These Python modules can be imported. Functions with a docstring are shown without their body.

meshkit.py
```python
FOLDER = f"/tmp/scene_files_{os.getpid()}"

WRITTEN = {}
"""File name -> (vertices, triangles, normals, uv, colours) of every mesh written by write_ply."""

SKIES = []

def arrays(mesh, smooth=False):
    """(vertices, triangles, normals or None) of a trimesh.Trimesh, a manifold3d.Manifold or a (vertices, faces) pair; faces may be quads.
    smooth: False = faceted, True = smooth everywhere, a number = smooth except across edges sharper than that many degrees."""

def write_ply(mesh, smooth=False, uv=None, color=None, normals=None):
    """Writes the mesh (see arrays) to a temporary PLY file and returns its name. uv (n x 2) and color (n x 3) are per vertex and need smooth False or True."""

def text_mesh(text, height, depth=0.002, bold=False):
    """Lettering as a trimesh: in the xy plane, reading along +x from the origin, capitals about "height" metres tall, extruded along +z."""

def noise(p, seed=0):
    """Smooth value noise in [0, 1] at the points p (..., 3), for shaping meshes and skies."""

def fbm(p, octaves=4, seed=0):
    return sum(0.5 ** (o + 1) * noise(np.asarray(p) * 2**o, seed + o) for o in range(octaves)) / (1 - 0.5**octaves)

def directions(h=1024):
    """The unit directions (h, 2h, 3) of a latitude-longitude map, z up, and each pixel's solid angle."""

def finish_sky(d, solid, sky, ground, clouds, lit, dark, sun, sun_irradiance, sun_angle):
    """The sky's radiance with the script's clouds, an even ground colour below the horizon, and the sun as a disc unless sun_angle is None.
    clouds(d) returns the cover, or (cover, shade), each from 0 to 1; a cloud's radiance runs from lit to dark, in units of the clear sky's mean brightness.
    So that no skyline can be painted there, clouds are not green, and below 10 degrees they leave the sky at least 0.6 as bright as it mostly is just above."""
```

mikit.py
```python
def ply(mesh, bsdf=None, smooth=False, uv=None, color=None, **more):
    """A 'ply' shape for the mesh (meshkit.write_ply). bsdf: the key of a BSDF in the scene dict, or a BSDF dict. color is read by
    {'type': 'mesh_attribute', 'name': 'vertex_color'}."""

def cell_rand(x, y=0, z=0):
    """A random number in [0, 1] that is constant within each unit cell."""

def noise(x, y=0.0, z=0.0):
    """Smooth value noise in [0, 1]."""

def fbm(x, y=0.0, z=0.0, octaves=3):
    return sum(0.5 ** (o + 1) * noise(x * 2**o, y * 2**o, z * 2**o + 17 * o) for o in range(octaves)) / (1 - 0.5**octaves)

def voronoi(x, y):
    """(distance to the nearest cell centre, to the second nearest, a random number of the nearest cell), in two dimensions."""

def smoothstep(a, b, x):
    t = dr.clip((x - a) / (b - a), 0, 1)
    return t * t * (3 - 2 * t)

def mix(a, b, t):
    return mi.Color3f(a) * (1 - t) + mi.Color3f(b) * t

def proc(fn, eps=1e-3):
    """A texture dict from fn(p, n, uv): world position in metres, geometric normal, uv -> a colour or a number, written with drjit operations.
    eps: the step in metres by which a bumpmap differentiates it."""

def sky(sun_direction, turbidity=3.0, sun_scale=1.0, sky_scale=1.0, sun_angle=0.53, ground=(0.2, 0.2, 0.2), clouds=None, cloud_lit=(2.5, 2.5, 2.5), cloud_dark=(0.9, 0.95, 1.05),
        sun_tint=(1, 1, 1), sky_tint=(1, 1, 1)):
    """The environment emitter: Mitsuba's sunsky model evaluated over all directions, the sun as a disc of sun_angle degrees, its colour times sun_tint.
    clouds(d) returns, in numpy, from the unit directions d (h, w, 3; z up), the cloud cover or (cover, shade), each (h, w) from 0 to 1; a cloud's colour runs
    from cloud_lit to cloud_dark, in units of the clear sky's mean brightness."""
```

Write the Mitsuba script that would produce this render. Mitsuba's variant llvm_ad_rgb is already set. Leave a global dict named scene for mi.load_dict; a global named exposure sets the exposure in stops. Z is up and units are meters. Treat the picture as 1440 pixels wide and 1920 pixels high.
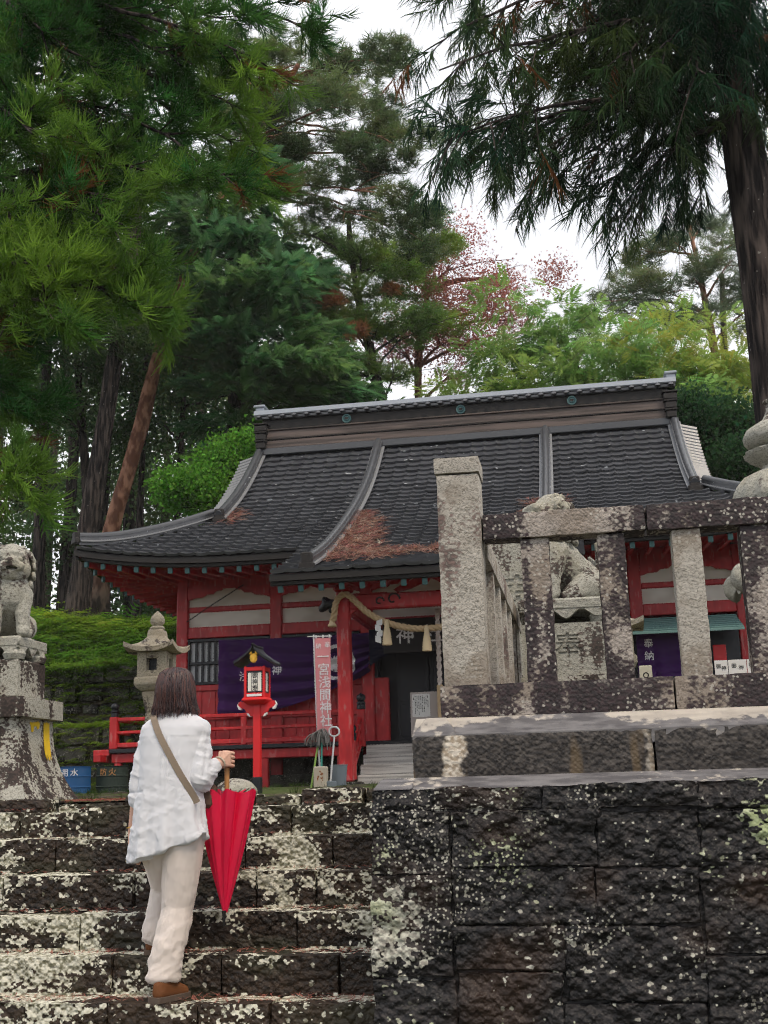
import math, random
import numpy as np, trimesh, manifold3d as m3, shapely
import drjit as dr, mitsuba as mi, mikit, meshkit
from mikit import ply, proc, noise, fbm, voronoi, cell_rand, smoothstep, mix
from shapely.geometry import Polygon

T = mi.ScalarTransform4f
scene, labels = {}, {}
RNG = np.random.default_rng(7)

# ------------------------------------------------------------------ camera, sky, exposure
# x runs along the shrine front, y towards the shrine, z up; z = 0 is the level of the shrine yard (and of the eye, half-way up the stairs)
YAW, PITCH, ROLL, FOCAL = .165, .2375, .0275, 2180 / 720
_h = np.array([-math.sin(YAW), math.cos(YAW), 0])
_F = math.cos(PITCH) * _h + np.array([0, 0, math.sin(PITCH)])
_r = np.array([math.cos(YAW), math.sin(YAW), 0])
_U = math.cos(ROLL) * np.cross(_r, _F) + math.sin(ROLL) * _r
scene['camera'] = {'type': 'perspective', 'fov': 2 * math.degrees(math.atan(1 / FOCAL)), 'fov_axis': 'x', 'near_clip': .05, 'far_clip': 500.,
                   'to_world': T().look_at(origin=[0, 0, 0], target=_F.tolist(), up=_U.tolist())}


def overcast(d):
    s = meshkit.fbm(d * np.array([2.2, 2.2, 4.5]) + 5, 4)
    return np.ones(d.shape[:2]), np.clip((s - .42) * 1.6, 0, .35)


scene['sky'] = mikit.sky([.35, -.45, .82], turbidity=4, sun_scale=.30, sun_angle=16, clouds=overcast, cloud_lit=(2.6, 2.62, 2.72), cloud_dark=(1.7, 1.75, 1.9), ground=(.07, .07, .06))
exposure = 2.2


# ------------------------------------------------------------------ helpers
def free(key):
    if key not in scene and key not in labels:
        return key
    i = 1
    while f'{key}_{i:03d}' in scene or f'{key}_{i:03d}' in labels:
        i += 1
    return f'{key}_{i:03d}'


def put(key, mesh, bsdf, smooth=False, **kw):
    key = free(key)
    scene[key] = ply(mesh, bsdf, smooth, **kw)
    return key


def thing(name, label, category, group=None, mesh=None, bsdf=None, smooth=False, **kw):
    """A top-level object: its own mesh, or only the name that the keys of its parts start with."""
    key = free(name)
    labels[key] = {'label': label, 'category': category, **({'group': group} if group else {})}
    if mesh is not None:
        scene[key] = ply(mesh, bsdf, smooth, **kw)
    return key


def part(parent, name, mesh, bsdf, smooth=False, stuff=False, label=None, **kw):
    key = put(parent + '__' + name, mesh, bsdf, smooth, **kw)
    if stuff:
        labels[key] = {'kind': 'stuff'}
    if label:
        labels.setdefault(key, {})['label'] = label
    return key


def structure(name, mesh, bsdf, smooth=False, label=None, kind='structure', category=None, **kw):
    key = put(name, mesh, bsdf, smooth, **kw)
    labels[key] = {'kind': kind, **({'label': label} if label else {}), **({'category': category} if category else {})}
    return key


def merge(*ms):
    vs, fs, n = [], [], 0
    for m in ms:
        if hasattr(m, 'to_mesh'):
            q = m.to_mesh()
            v, f = q.vert_properties[:, :3], q.tri_verts
        elif hasattr(m, 'vertices'):
            v, f = m.vertices, m.faces
        else:
            v, f = m
        v, f = np.asarray(v, float), np.asarray(f, int)
        if f.shape[1] == 4:
            f = np.vstack([f[:, [0, 1, 2]], f[:, [0, 2, 3]]])
        vs.append(v); fs.append(f + n); n += len(v)
    return np.vstack(vs), np.vstack(fs)


_cs = np.array([[a, b, c] for a in (-1, 1) for b in (-1, 1) for c in (-1, 1)], float)
_cv = np.vstack([_cs * [1, .8, .8], _cs * [.8, 1, .8], _cs * [.8, .8, 1]])
_hull = trimesh.convex.convex_hull(_cv)
_order = [int(np.argmin(np.abs(_cv - v).sum(1))) for v in _hull.vertices]
CF = np.array(_order)[_hull.faces]
CS, CM = np.vstack([_cs] * 3), np.repeat(1 - np.eye(3), 8, 0)


def box(x0, x1, y0, y1, z0, z1, c=.006, jitter=0, rz=0, rx=0, ry=0, rng=RNG):
    """A box with chamfered edges."""
    h = np.array([x1 - x0, y1 - y0, z1 - z0]) / 2
    o = np.array([x1 + x0, y1 + y0, z1 + z0]) / 2
    v = CS * (h - CM * min(c, h.min() * .6))
    if jitter:
        v = v + np.vstack([rng.normal(0, jitter, (8, 3))] * 3)
    for ang, (i, j) in ((rx, (1, 2)), (ry, (2, 0)), (rz, (0, 1))):
        if ang:
            a, b = v[:, i].copy(), v[:, j].copy()
            v[:, i], v[:, j] = a * math.cos(ang) - b * math.sin(ang), a * math.sin(ang) + b * math.cos(ang)
    return v + o, CF


def frustum(cx, cy, z0, z1, a0, b0, a1, b1, c=.006):
    """A tapered block: half sizes a0 x b0 below, a1 x b1 above."""
    v, f = box(-1, 1, -1, 1, 0, 1, 1e-6)
    h = np.array([max(a0, a1), max(b0, b1), (z1 - z0) / 2])
    v = CS * (h - CM * min(c, h.min() * .6))
    t = (v[:, 2] / h[2] + 1) / 2
    v[:, 0] *= (a0 + (a1 - a0) * t) / h[0]
    v[:, 1] *= (b0 + (b1 - b0) * t) / h[1]
    return v + [cx, cy, (z0 + z1) / 2], CF


def tube(pts, radii, sides=8, cap=True, twist=0):
    p = np.asarray(pts, float)
    r = np.broadcast_to(np.asarray(radii, float), (len(p),))
    t = np.gradient(p, axis=0)
    t /= np.linalg.norm(t, axis=1, keepdims=True) + 1e-12
    a = np.cross(t, [0, 0, 1.0])
    bad = np.linalg.norm(a, axis=1) < .15
    a[bad] = np.cross(t[bad], [1.0, 0, 0])
    for i in range(1, len(a)):
        a[i] = a[i - 1] - t[i] * (a[i - 1] @ t[i])
        a[i] /= np.linalg.norm(a[i]) + 1e-12
    a[0] /= np.linalg.norm(a[0]) + 1e-12
    b = np.cross(t, a)
    ang = np.arange(sides) * 2 * math.pi / sides
    v = p[:, None] + r[:, None, None] * (np.cos(ang)[None, :, None] * a[:, None] + np.sin(ang)[None, :, None] * b[:, None])
    i, j = np.meshgrid(np.arange(len(p) - 1), np.arange(sides), indexing='ij')
    q = np.stack([i * sides + j, i * sides + (j + 1) % sides, (i + 1) * sides + (j + 1) % sides, (i + 1) * sides + j], -1).reshape(-1, 4)
    f = np.vstack([q[:, [0, 1, 2]], q[:, [0, 2, 3]]])
    v = v.reshape(-1, 3)
    if cap:
        n = len(v)
        v = np.vstack([v, p[:1], p[-1:]])
        k = np.arange(sides)
        f = np.vstack([f, np.stack([k * 0 + n, (k + 1) % sides, k], 1), np.stack([k * 0 + n + 1, n - sides + k, n - sides + (k + 1) % sides], 1)])
    return v, f


def spline(pts, n):
    from scipy.interpolate import CubicSpline
    p = np.asarray(pts, float)
    s = np.r_[0, np.cumsum(np.linalg.norm(np.diff(p[:, :3], axis=0), axis=1))]
    return CubicSpline(s, p)(np.linspace(0, s[-1], n))


def lathe(profile, seg=24, at=(0, 0, 0), flute=0, amp=0, zr=None):
    """Turns (radius, z) about a vertical axis; flute = number of lobes of depth amp (within the z range zr)."""
    p = np.asarray(profile, float)
    ang = np.arange(seg) * 2 * math.pi / seg
    r = p[:, :1] * np.ones((1, seg))
    if flute:
        k = np.ones(len(p)) if zr is None else ((p[:, 1] > zr[0]) & (p[:, 1] < zr[1])).astype(float)
        r = r * (1 + amp * k[:, None] * (np.abs(np.sin(ang * flute / 2))[None] - .6))
    v = np.stack([r * np.cos(ang), r * np.sin(ang), p[:, 1:] * np.ones((1, seg))], -1).reshape(-1, 3) + np.asarray(at)
    i, j = np.meshgrid(np.arange(len(p) - 1), np.arange(seg), indexing='ij')
    q = np.stack([i * seg + j, i * seg + (j + 1) % seg, (i + 1) * seg + (j + 1) % seg, (i + 1) * seg + j], -1).reshape(-1, 4)
    return v, np.vstack([q[:, [0, 1, 2]], q[:, [0, 2, 3]]])


def prism(poly, y0, y1, plane='xz'):
    """A polygon (or shapely polygon) given in the xz (or yz, xy) plane, extruded along the third axis from y0 to y1."""
    if not isinstance(poly, list) or not isinstance(poly[0], np.ndarray):
        poly = [np.asarray(poly, float)]
    m = m3.CrossSection(poly, m3.FillRule.EvenOdd).extrude(abs(y1 - y0)).to_mesh()
    v, f = np.array(m.vert_properties[:, :3], float), np.array(m.tri_verts)
    lo = min(y0, y1)
    if plane == 'xz':
        return np.stack([v[:, 0], lo + v[:, 2], v[:, 1]], 1), f[:, ::-1]
    if plane == 'yz':
        return np.stack([lo + v[:, 2], v[:, 0], v[:, 1]], 1), f
    return v + [0, 0, lo], f


def grid(P, close_u=False):
    """A sheet from points P (n, m, 3)."""
    n, m = P.shape[:2]
    i, j = np.meshgrid(np.arange(n - 1), np.arange(m - (0 if close_u else 1)), indexing='ij')
    q = np.stack([i * m + j, i * m + (j + 1) % m, (i + 1) * m + (j + 1) % m, (i + 1) * m + j], -1).reshape(-1, 4)
    return P.reshape(-1, 3), np.vstack([q[:, [0, 1, 2]], q[:, [0, 2, 3]]])


def slab_of(P, thick):
    """A closed sheet of the given thickness (a vector) from points P (n, m, 3)."""
    v, f = grid(P)
    n, m = P.shape[:2]
    ring = np.r_[np.arange(m), np.arange(1, n) * m + m - 1, (n - 1) * m + np.arange(m - 2, -1, -1), np.arange(n - 2, 0, -1) * m]
    k, nx, N = ring, np.roll(ring, -1), len(v)
    side = np.vstack([np.stack([k, nx, nx + N], 1), np.stack([k, nx + N, k + N], 1)])
    return np.vstack([v, v + np.asarray(thick)]), np.vstack([f, f[:, ::-1] + N, side])


def rock(x0, x1, y0, y1, z0, z1, res=.03, r=.02, amp=.012, freq=9, seed=0, front=1.0):
    """A stone block with rounded, uneven edges and faces."""
    h = np.array([x1 - x0, y1 - y0, z1 - z0]) / 2
    n = np.maximum(np.ceil(2 * h / np.array([res, res * 2.5, res])).astype(int), 2)
    vs, fs, off = [], [], 0
    for ax in range(3):
        a, b = (ax + 1) % 3, (ax + 2) % 3
        ga, gb = np.meshgrid(np.linspace(-h[a], h[a], n[a] + 1), np.linspace(-h[b], h[b], n[b] + 1), indexing='ij')
        for s in (-1, 1):
            P = np.zeros(ga.shape + (3,))
            P[..., ax], P[..., a], P[..., b] = s * h[ax], ga, gb
            v, f = grid(P)
            vs.append(v); fs.append((f if s > 0 else f[:, ::-1]) + off); off += len(v)
    v, f = np.vstack(vs), np.vstack(fs)
    _, ix, inv = np.unique(np.round(v, 5), axis=0, return_index=True, return_inverse=True)
    v, f = v[ix], inv.ravel()[f]
    r = min(r, h.min() * .8)
    core = np.clip(v, -(h - r), h - r)
    d = v - core
    d /= np.maximum(np.linalg.norm(d, axis=1, keepdims=True), 1e-9)
    v = core + d * r
    w = v + [(x0 + x1) / 2, (y0 + y1) / 2, (z0 + z1) / 2]
    k = meshkit.fbm(w * freq + seed * 3.7, 3, seed) - .5
    k2 = np.abs(meshkit.fbm(w * freq * 2.6 + seed, 2, seed + 9) - .5)
    return w + d * (amp * (2 * k - 1.2 * k2))[:, None] * np.array([1, front, 1]), f


def hullchain(joints, bones, sides=20):
    """Hulls of spheres: joints {name: (x, y, z, r[, (sx, sy, sz)])}; bones are tuples of joint names."""
    sph = {}
    for k, j in joints.items():
        s = m3.Manifold.sphere(j[3], sides)
        if len(j) > 4:
            s = s.scale(j[4])
        sph[k] = s.translate(tuple(map(float, j[:3])))
    out = [m3.Manifold.batch_hull([sph[k] for k in b]) if len(b) > 1 else sph[b[0]] for b in bones]
    return m3.Manifold.batch_boolean(out, m3.OpType.Add)


def smoothed(man, edge, it=8):
    q = man.refine_to_length(edge).to_mesh()
    m = trimesh.Trimesh(np.array(q.vert_properties[:, :3], float), np.array(q.tri_verts), process=True)
    trimesh.smoothing.filter_taubin(m, lamb=.55, nu=.56, iterations=it)
    return m


def turned(mesh, rz=0, at=(0, 0, 0), s=1.0, rx=0, ry=0):
    v, f = merge(mesh)
    R = trimesh.transformations.euler_matrix(rx, ry, rz)[:3, :3]
    return v * s @ R.T + np.asarray(at, float), f


def glyph(ch, size, depth):
    """A character as a solid in the xz plane, centred, reading from the front (-y), its face at y = -depth."""
    rings = [np.array(r, float).reshape(-1, 2) * size / 100 for p in GLYPHS[ch] for r in p]
    return prism(rings, -depth, 0)


def glyph_solid(ch, size, depth):
    rings = [np.array(r, float).reshape(-1, 2) * size / 100 for p in GLYPHS[ch] for r in p]
    return m3.CrossSection(rings, m3.FillRule.EvenOdd).extrude(depth).rotate((90, 0, 0))   # solid from y = -depth to 0


def shift(mesh, x=0, y=0, z=0):
    v, f = merge(mesh)
    return v + [x, y, z], f


GLYPHS = {'奉':[[[-48,-13,-34,-5,-24,4,-25,6,-43,6,-43,14,-17,14,-14,18,-15,20,-36,20,-36,27,-11,28,-9,29,-9,33,-39,33,-39,41,-6,41,-3,50,6,48,5,41,39,41,39,33,3,33,1,31,1,28,35,28,35,20,-2,20,-5,15,44,13,44,6,24,5,34,-5,48,-11,43,-19,36,-17,24,-8,23,-13,5,-13,5,-21,36,-21,36,-30,5,-30,5,-45,-3,-46,-5,-45,-5,-30,-37,-30,-37,-21,-5,-21,-5,-13,-23,-13,-24,-9,-42,-20],[-19,-4,-5,-5,-5,4,5,4,5,-5,19,-5,20,-4,12,6,-10,6]]],'納':[[[-48,17,-38,29,-30,49,-28,50,-21,47,-21,44,-34,20,-27,20,-20,34,-12,31,-23,10,-15,11,-9,-8,-7,-8,-7,26,14,27,14,49,23,49,23,27,43,27,42,-41,35,-45,22,-45,20,-36,34,-36,34,-22,27,-23,18,-5,9,-23,3,-23,2,-46,-6,-46,-7,-10,-14,-13,-9,-29,-9,-34,-16,-36,-22,-16,-21,-14,-16,-13,-16,-9,-20,-8,-45,-13,-47,-5,-39,2,-33,11,-45,10],[22,9,32,-12,34,-12,34,18,22,18],[3,-12,5,-12,11,3,13,18,3,18],[-26,8,-32,-2,-20,-1,-23,9]],[[-30,-40,-32,-17,-26,-15,-23,-26,-23,-39]],[[-48,-39,-45,-32,-43,-16,-35,-17,-40,-43,-46,-42]]],'一':[[[-47,-1,-46,8,47,8,47,-2]]],'宮':[[[-43,39,-6,40,-8,48,-2,50,2,49,6,40,43,40,43,15,34,15,33,31,-33,31,-33,16,-43,15]],[[-34,-45,-34,-11,-9,-10,-8,-6,-8,-4,-27,-4,-27,24,27,24,27,-4,4,-4,1,-9,35,-11,35,-45,26,-45,24,-41,-23,-41,-25,-45],[-24,-31,25,-32,25,-19,-24,-19],[16,4,17,16,-18,16,-18,4]]],'浅':[[[-21,-37,-20,-34,-7,-31,10,-22,4,-3,-20,-6,-21,3,1,5,2,7,1,17,-18,15,-19,24,0,27,-1,49,9,49,10,28,25,29,26,32,13,42,19,48,34,37,31,30,41,31,42,23,11,19,12,7,45,11,46,3,39,1,45,-3,45,-5,30,-21,23,-26,24,-30,29,-35,35,-36,38,-29,38,-19,41,-18,47,-22,45,-37,39,-45,28,-45,24,-43,14,-32,-13,-43,-17,-43],[14,-2,17,-15,20,-17,36,-2,36,1,17,-1]],[[-42,42,-38,48,-35,48,-23,41,-19,37,-19,34,-24,29]],[[-45,-39,-29,-5,-26,-5,-21,-9,-21,-12,-36,-44]],[[-47,14,-43,21,-40,21,-25,12,-24,8,-28,3,-30,3]]],'間':[[[-20,2,19,3,20,-36,33,-36,33,8,3,9,3,44,43,44,43,-36,42,-41,39,-44,20,-46,16,-36,-10,-36,-11,-41,-20,-41],[13,17,33,16,33,23,13,23],[13,32,33,31,33,37,13,37],[-11,-27,10,-28,10,-20,-11,-20],[-10,-5,-11,-12,10,-12,10,-5]],[[-42,45,-4,45,-4,8,-32,8,-33,-46,-42,-45],[-32,17,-13,16,-13,23,-32,23],[-31,37,-32,31,-13,31,-13,37]]],'神':[[[-48,-8,-33,5,-22,20,-22,23,-46,24,-46,32,-28,32,-29,37,-35,43,-35,46,-30,49,-27,49,-19,38,-18,35,-21,32,-13,32,-10,29,-10,25,-21,7,-10,-6,-8,-5,-8,34,13,34,14,50,22,49,22,34,43,34,44,32,44,-20,35,-21,34,-17,22,-17,22,-45,13,-45,13,-17,1,-17,0,-22,-8,-22,-8,-9,-15,-14,-22,-5,-23,-45,-32,-45,-32,-7,-43,-16],[22,-7,34,-8,34,4,22,4],[22,14,34,13,34,25,22,25],[1,-7,13,-8,13,4,1,4],[1,14,13,13,13,25,1,25]]],'社':[[[-13,-33,14,-32,14,9,-8,9,-8,18,14,18,14,50,23,50,24,18,45,18,45,9,24,9,24,-32,47,-32,47,-41,-13,-41]],[[-45,-15,-48,-6,-36,2,-21,20,-21,23,-46,24,-45,32,-27,32,-29,38,-35,44,-34,47,-27,49,-18,37,-20,32,-11,32,-8,29,-10,22,-19,7,-7,-5,-7,-9,-11,-14,-13,-14,-20,-5,-22,-5,-22,-45,-31,-45,-31,-7,-34,-7,-42,-15]]],'御':[[[-46,-7,-49,1,-39,11,-30,28,-20,29,-13,50,-5,48,-7,39,16,38,16,30,4,30,4,17,16,16,17,14,18,42,45,42,45,-25,42,-29,30,-30,29,-24,27,-24,27,-45,18,-45,17,-34,-20,-40,-24,-39,-25,-31,-20,-29,-20,1,-12,1,-12,-29,-5,-28,-5,7,-22,7,-22,16,-5,16,-5,30,-11,30,-16,18,-24,20,-27,15,-28,-45,-36,-45,-36,-1,-38,-1,-43,-8],[27,-21,36,-21,36,33,27,33],[5,-26,18,-25,18,8,4,7,4,-3,16,-4,16,-12,4,-12]],[[-48,27,-48,30,-41,35,-31,49,-23,47,-23,44,-27,38,-42,22,-44,22]]],'燈':[[[-47,-40,-39,-26,-35,-13,-33,49,-26,49,-25,17,-21,30,-15,29,-10,35,-2,30,1,34,1,37,-12,37,-13,45,-11,46,8,46,12,44,12,39,5,24,6,21,24,21,18,34,14,46,15,48,22,49,26,40,34,46,39,39,29,30,33,27,38,33,42,34,47,29,37,20,47,12,48,9,43,4,37,6,37,-17,34,-17,28,-32,45,-33,46,-41,-17,-42,-18,-34,-20,-34,-28,-21,-39,-43,-43,-45],[-1,13,-5,8,34,9,29,14],[1,-8,28,-9,28,0,1,0],[5,-18,10,-33,18,-32,24,-18,23,-17],[-26,-9,-14,-26,-17,-33,0,-33,-4,-22,-3,-17,-8,-17,-8,5,-15,3,-19,8,-19,10,-7,20,-7,23,-11,26,-15,26,-21,7,-26,6]],[[-47,2,-44,14,-43,28,-37,28,-37,14,-40,0]]],'用':[[[-48,-41,-40,-28,-36,-10,-36,42,40,42,40,-37,37,-43,31,-45,15,-45,12,-38,12,-36,30,-36,29,-14,5,-14,5,-45,-4,-45,-5,-14,-28,-14,-31,-31,-38,-44,-42,-46],[5,-4,30,-5,30,10,5,10],[5,20,30,19,30,33,5,33],[-27,-4,-4,-5,-4,10,-26,10],[-26,20,-4,19,-4,33,-26,33]]],'水':[[[-17,-45,-19,-35,-5,-35,-5,49,5,49,5,23,12,10,22,18,30,30,33,30,39,26,39,23,18,3,18,0,32,-16,47,-25,48,-28,42,-35,33,-30,20,-18,6,2,4,-41,-3,-45]],[[-47,-29,-29,-10,-20,12,-21,14,-44,14,-44,23,-10,23,-8,21,-10,11,-16,-6,-24,-20,-39,-35]]],'防':[[[-43,45,-14,45,-10,42,-13,32,12,32,13,36,9,47,18,49,23,32,46,32,46,23,11,23,11,10,40,10,39,-26,37,-38,34,-43,30,-45,12,-44,10,-36,25,-36,28,-34,30,0,11,1,7,-16,0,-31,-12,-43,-18,-45,-23,-38,-17,-35,-5,-21,1,1,2,23,-14,23,-14,26,-16,26,-20,14,-12,1,-12,-17,-18,-23,-29,-24,-32,-15,-22,-15,-20,-11,-22,3,-29,11,-29,16,-22,35,-33,36,-34,-45,-43,-45]]],'火':[[[-41,-45,-46,-37,-27,-28,-14,-13,-8,2,-6,13,-5,48,5,48,5,24,3,10,6,-1,15,-17,24,-26,37,-33,46,-35,47,-38,42,-44,39,-44,23,-37,11,-27,-1,-9,-10,-25,-26,-39,-38,-45]],[[19,-2,32,28,34,29,42,26,42,23,29,-2,27,-4]],[[-43,0,-33,16,-30,29,-21,27,-25,10,-31,-2,-35,-5]]]}

# ------------------------------------------------------------------ materials
def plain(name, rgb, rough=.6, spec=.4, metal=0., bump=None, bump_scale=.002, **kw):
    b = {'type': 'principled', 'base_color': {'type': 'rgb', 'value': list(rgb)} if not isinstance(rgb, dict) else rgb, 'roughness': rough, 'specular': spec, 'metallic': metal, **kw}
    if bump is not None:
        b = {'type': 'bumpmap', 'arbitrary': proc(bump, .004), 'scale': bump_scale, 'bsdf': b}
    scene[name] = {'type': 'twosided', 'bsdf': b}
    return name


def grain(f):
    return lambda p, n, uv: fbm(p.x * f, p.y * f, p.z * f, 3)


def rough_stone(p, n, uv):
    return fbm(p.x * 38, p.y * 38, p.z * 38, 4)


def lichen_dots(p, freq, lo, size):
    """Round crusts of lichen, 0 to 1."""
    d, _, r = voronoi((p.x + .37 * p.y) * freq, (p.z + .61 * p.y) * freq)
    return dr.select(r > lo, smoothstep(size * r + .06, size * r - .06, d + .25 * (noise(p.x * freq * 5, p.y * freq * 5, p.z * freq * 5) - .5)), 0)


def crumb_(p):
    return fbm(p.x * 64 + 2, p.y * 64, p.z * 64, 2)


def step_color(p, n, uv):
    big = fbm(p.x * 1.6 + 3, p.y * 2, p.z * 4, 3)
    fine = fbm(p.x * 55, p.y * 55, p.z * 55, 3)
    c = mix((.006, .0042, .003), (.042, .026, .016), smoothstep(.28, .75, fine * .6 + big * .4))
    c = mix(c, (.032, .034, .016), .5 * smoothstep(.5, .7, fbm(p.x * 3 + 9, p.y * 3, p.z * 5, 2)))
    # crusts of pale lichen in clusters of small rosettes, densest along the nosings
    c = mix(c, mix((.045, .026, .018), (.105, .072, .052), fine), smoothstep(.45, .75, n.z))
    k = fbm(p.x * 2.9 + 11, p.y * 9.3, p.z * 3 + 4, 2) + .03
    wob = fbm(p.x * 21, p.y * 21, p.z * 21 + 7, 3)
    wob2 = fbm(p.x * 9 + 5, p.y * 11, p.z * 9, 3)
    below = mi.Float(1)
    for t in (-.05, -.22, -.40, -.59, -.775, -.96, -1.145):
        below = dr.select((t + .012 - p.z) > 0, dr.minimum(below, t + .012 - p.z), below)
    band = .085 * smoothstep(.10, .0, below) - .075 * smoothstep(.07, .15, below)
    m = smoothstep(.605, .645, k + band + .50 * (wob2 - .5) + .46 * (wob - .5) + .40 * (crumb_(p) - .5))
    few = lichen_dots(p, 34, .93, .42)
    crumb = crumb_(p)
    lich = mix((.16, .155, .10), (.62, .61, .51), smoothstep(.3, .68, crumb))
    return mix(c, lich, dr.clip(m + few * .8, 0, 1) * smoothstep(.75, .35, n.z))


def wall_color(p, n, uv):
    big = fbm(p.x * 1.5 + 31, p.y * 2, p.z * 1.8, 3)
    fine = fbm(p.x * 42, p.y * 42, p.z * 60, 3)
    c = mix((.0035, .0035, .0045), (.034, .030, .031), smoothstep(.35, .8, fine * .75 + big * .25))
    c = mix(c, (.036, .020, .013), .7 * smoothstep(.5, .72, fbm(p.x * 2.3, p.y, p.z * 2.3 + 5, 3)))
    area = smoothstep(.52, .66, fbm(p.x * 2.6 + 3, p.y, p.z * 3.3 + 8, 2))
    dots = dr.maximum(lichen_dots(p, 62, .60, .40) * area, lichen_dots(p, 30, .91, .30) * smoothstep(.48, .6, fbm(p.x * 3 + 1, p.y, p.z * 3, 2)))
    k = fbm(p.x * 2.3 + 21.3, p.y, p.z * 2.5 + 2, 3)
    wob = fbm(p.x * 26, p.y * 26, p.z * 26, 3)
    # the large crusts at the stair end of the wall and towards the other end
    left = smoothstep(.30, .05, dr.abs(p.x + .93)) * smoothstep(.34, .1, dr.abs(p.z + .60))
    green = smoothstep(.26, .05, dr.sqrt(dr.square(p.x - .76) + dr.square((p.z + .16) * 1.3)))
    crumb = fbm(p.x * 52, p.y * 52, p.z * 52 + 3, 2)
    patch = smoothstep(.56, .66, .57 * dr.maximum(k * .7, dr.maximum(left, green)) + .85 * (wob - .5) + .75 * (crumb - .5) + .12)
    lich = mix((.24, .23, .20), (.52, .52, .45), smoothstep(.3, .75, fbm(p.x * 60, p.y * 60, p.z * 60, 2)))
    lich = mix(lich, (.30, .38, .16), .75 * dr.maximum(green, smoothstep(.5, .7, fbm(p.x * 4, p.y, p.z * 4 + 3, 2)) * .6))
    return mix(c, lich, dr.clip(dr.maximum(dots * .85, patch), 0, 1))


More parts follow.
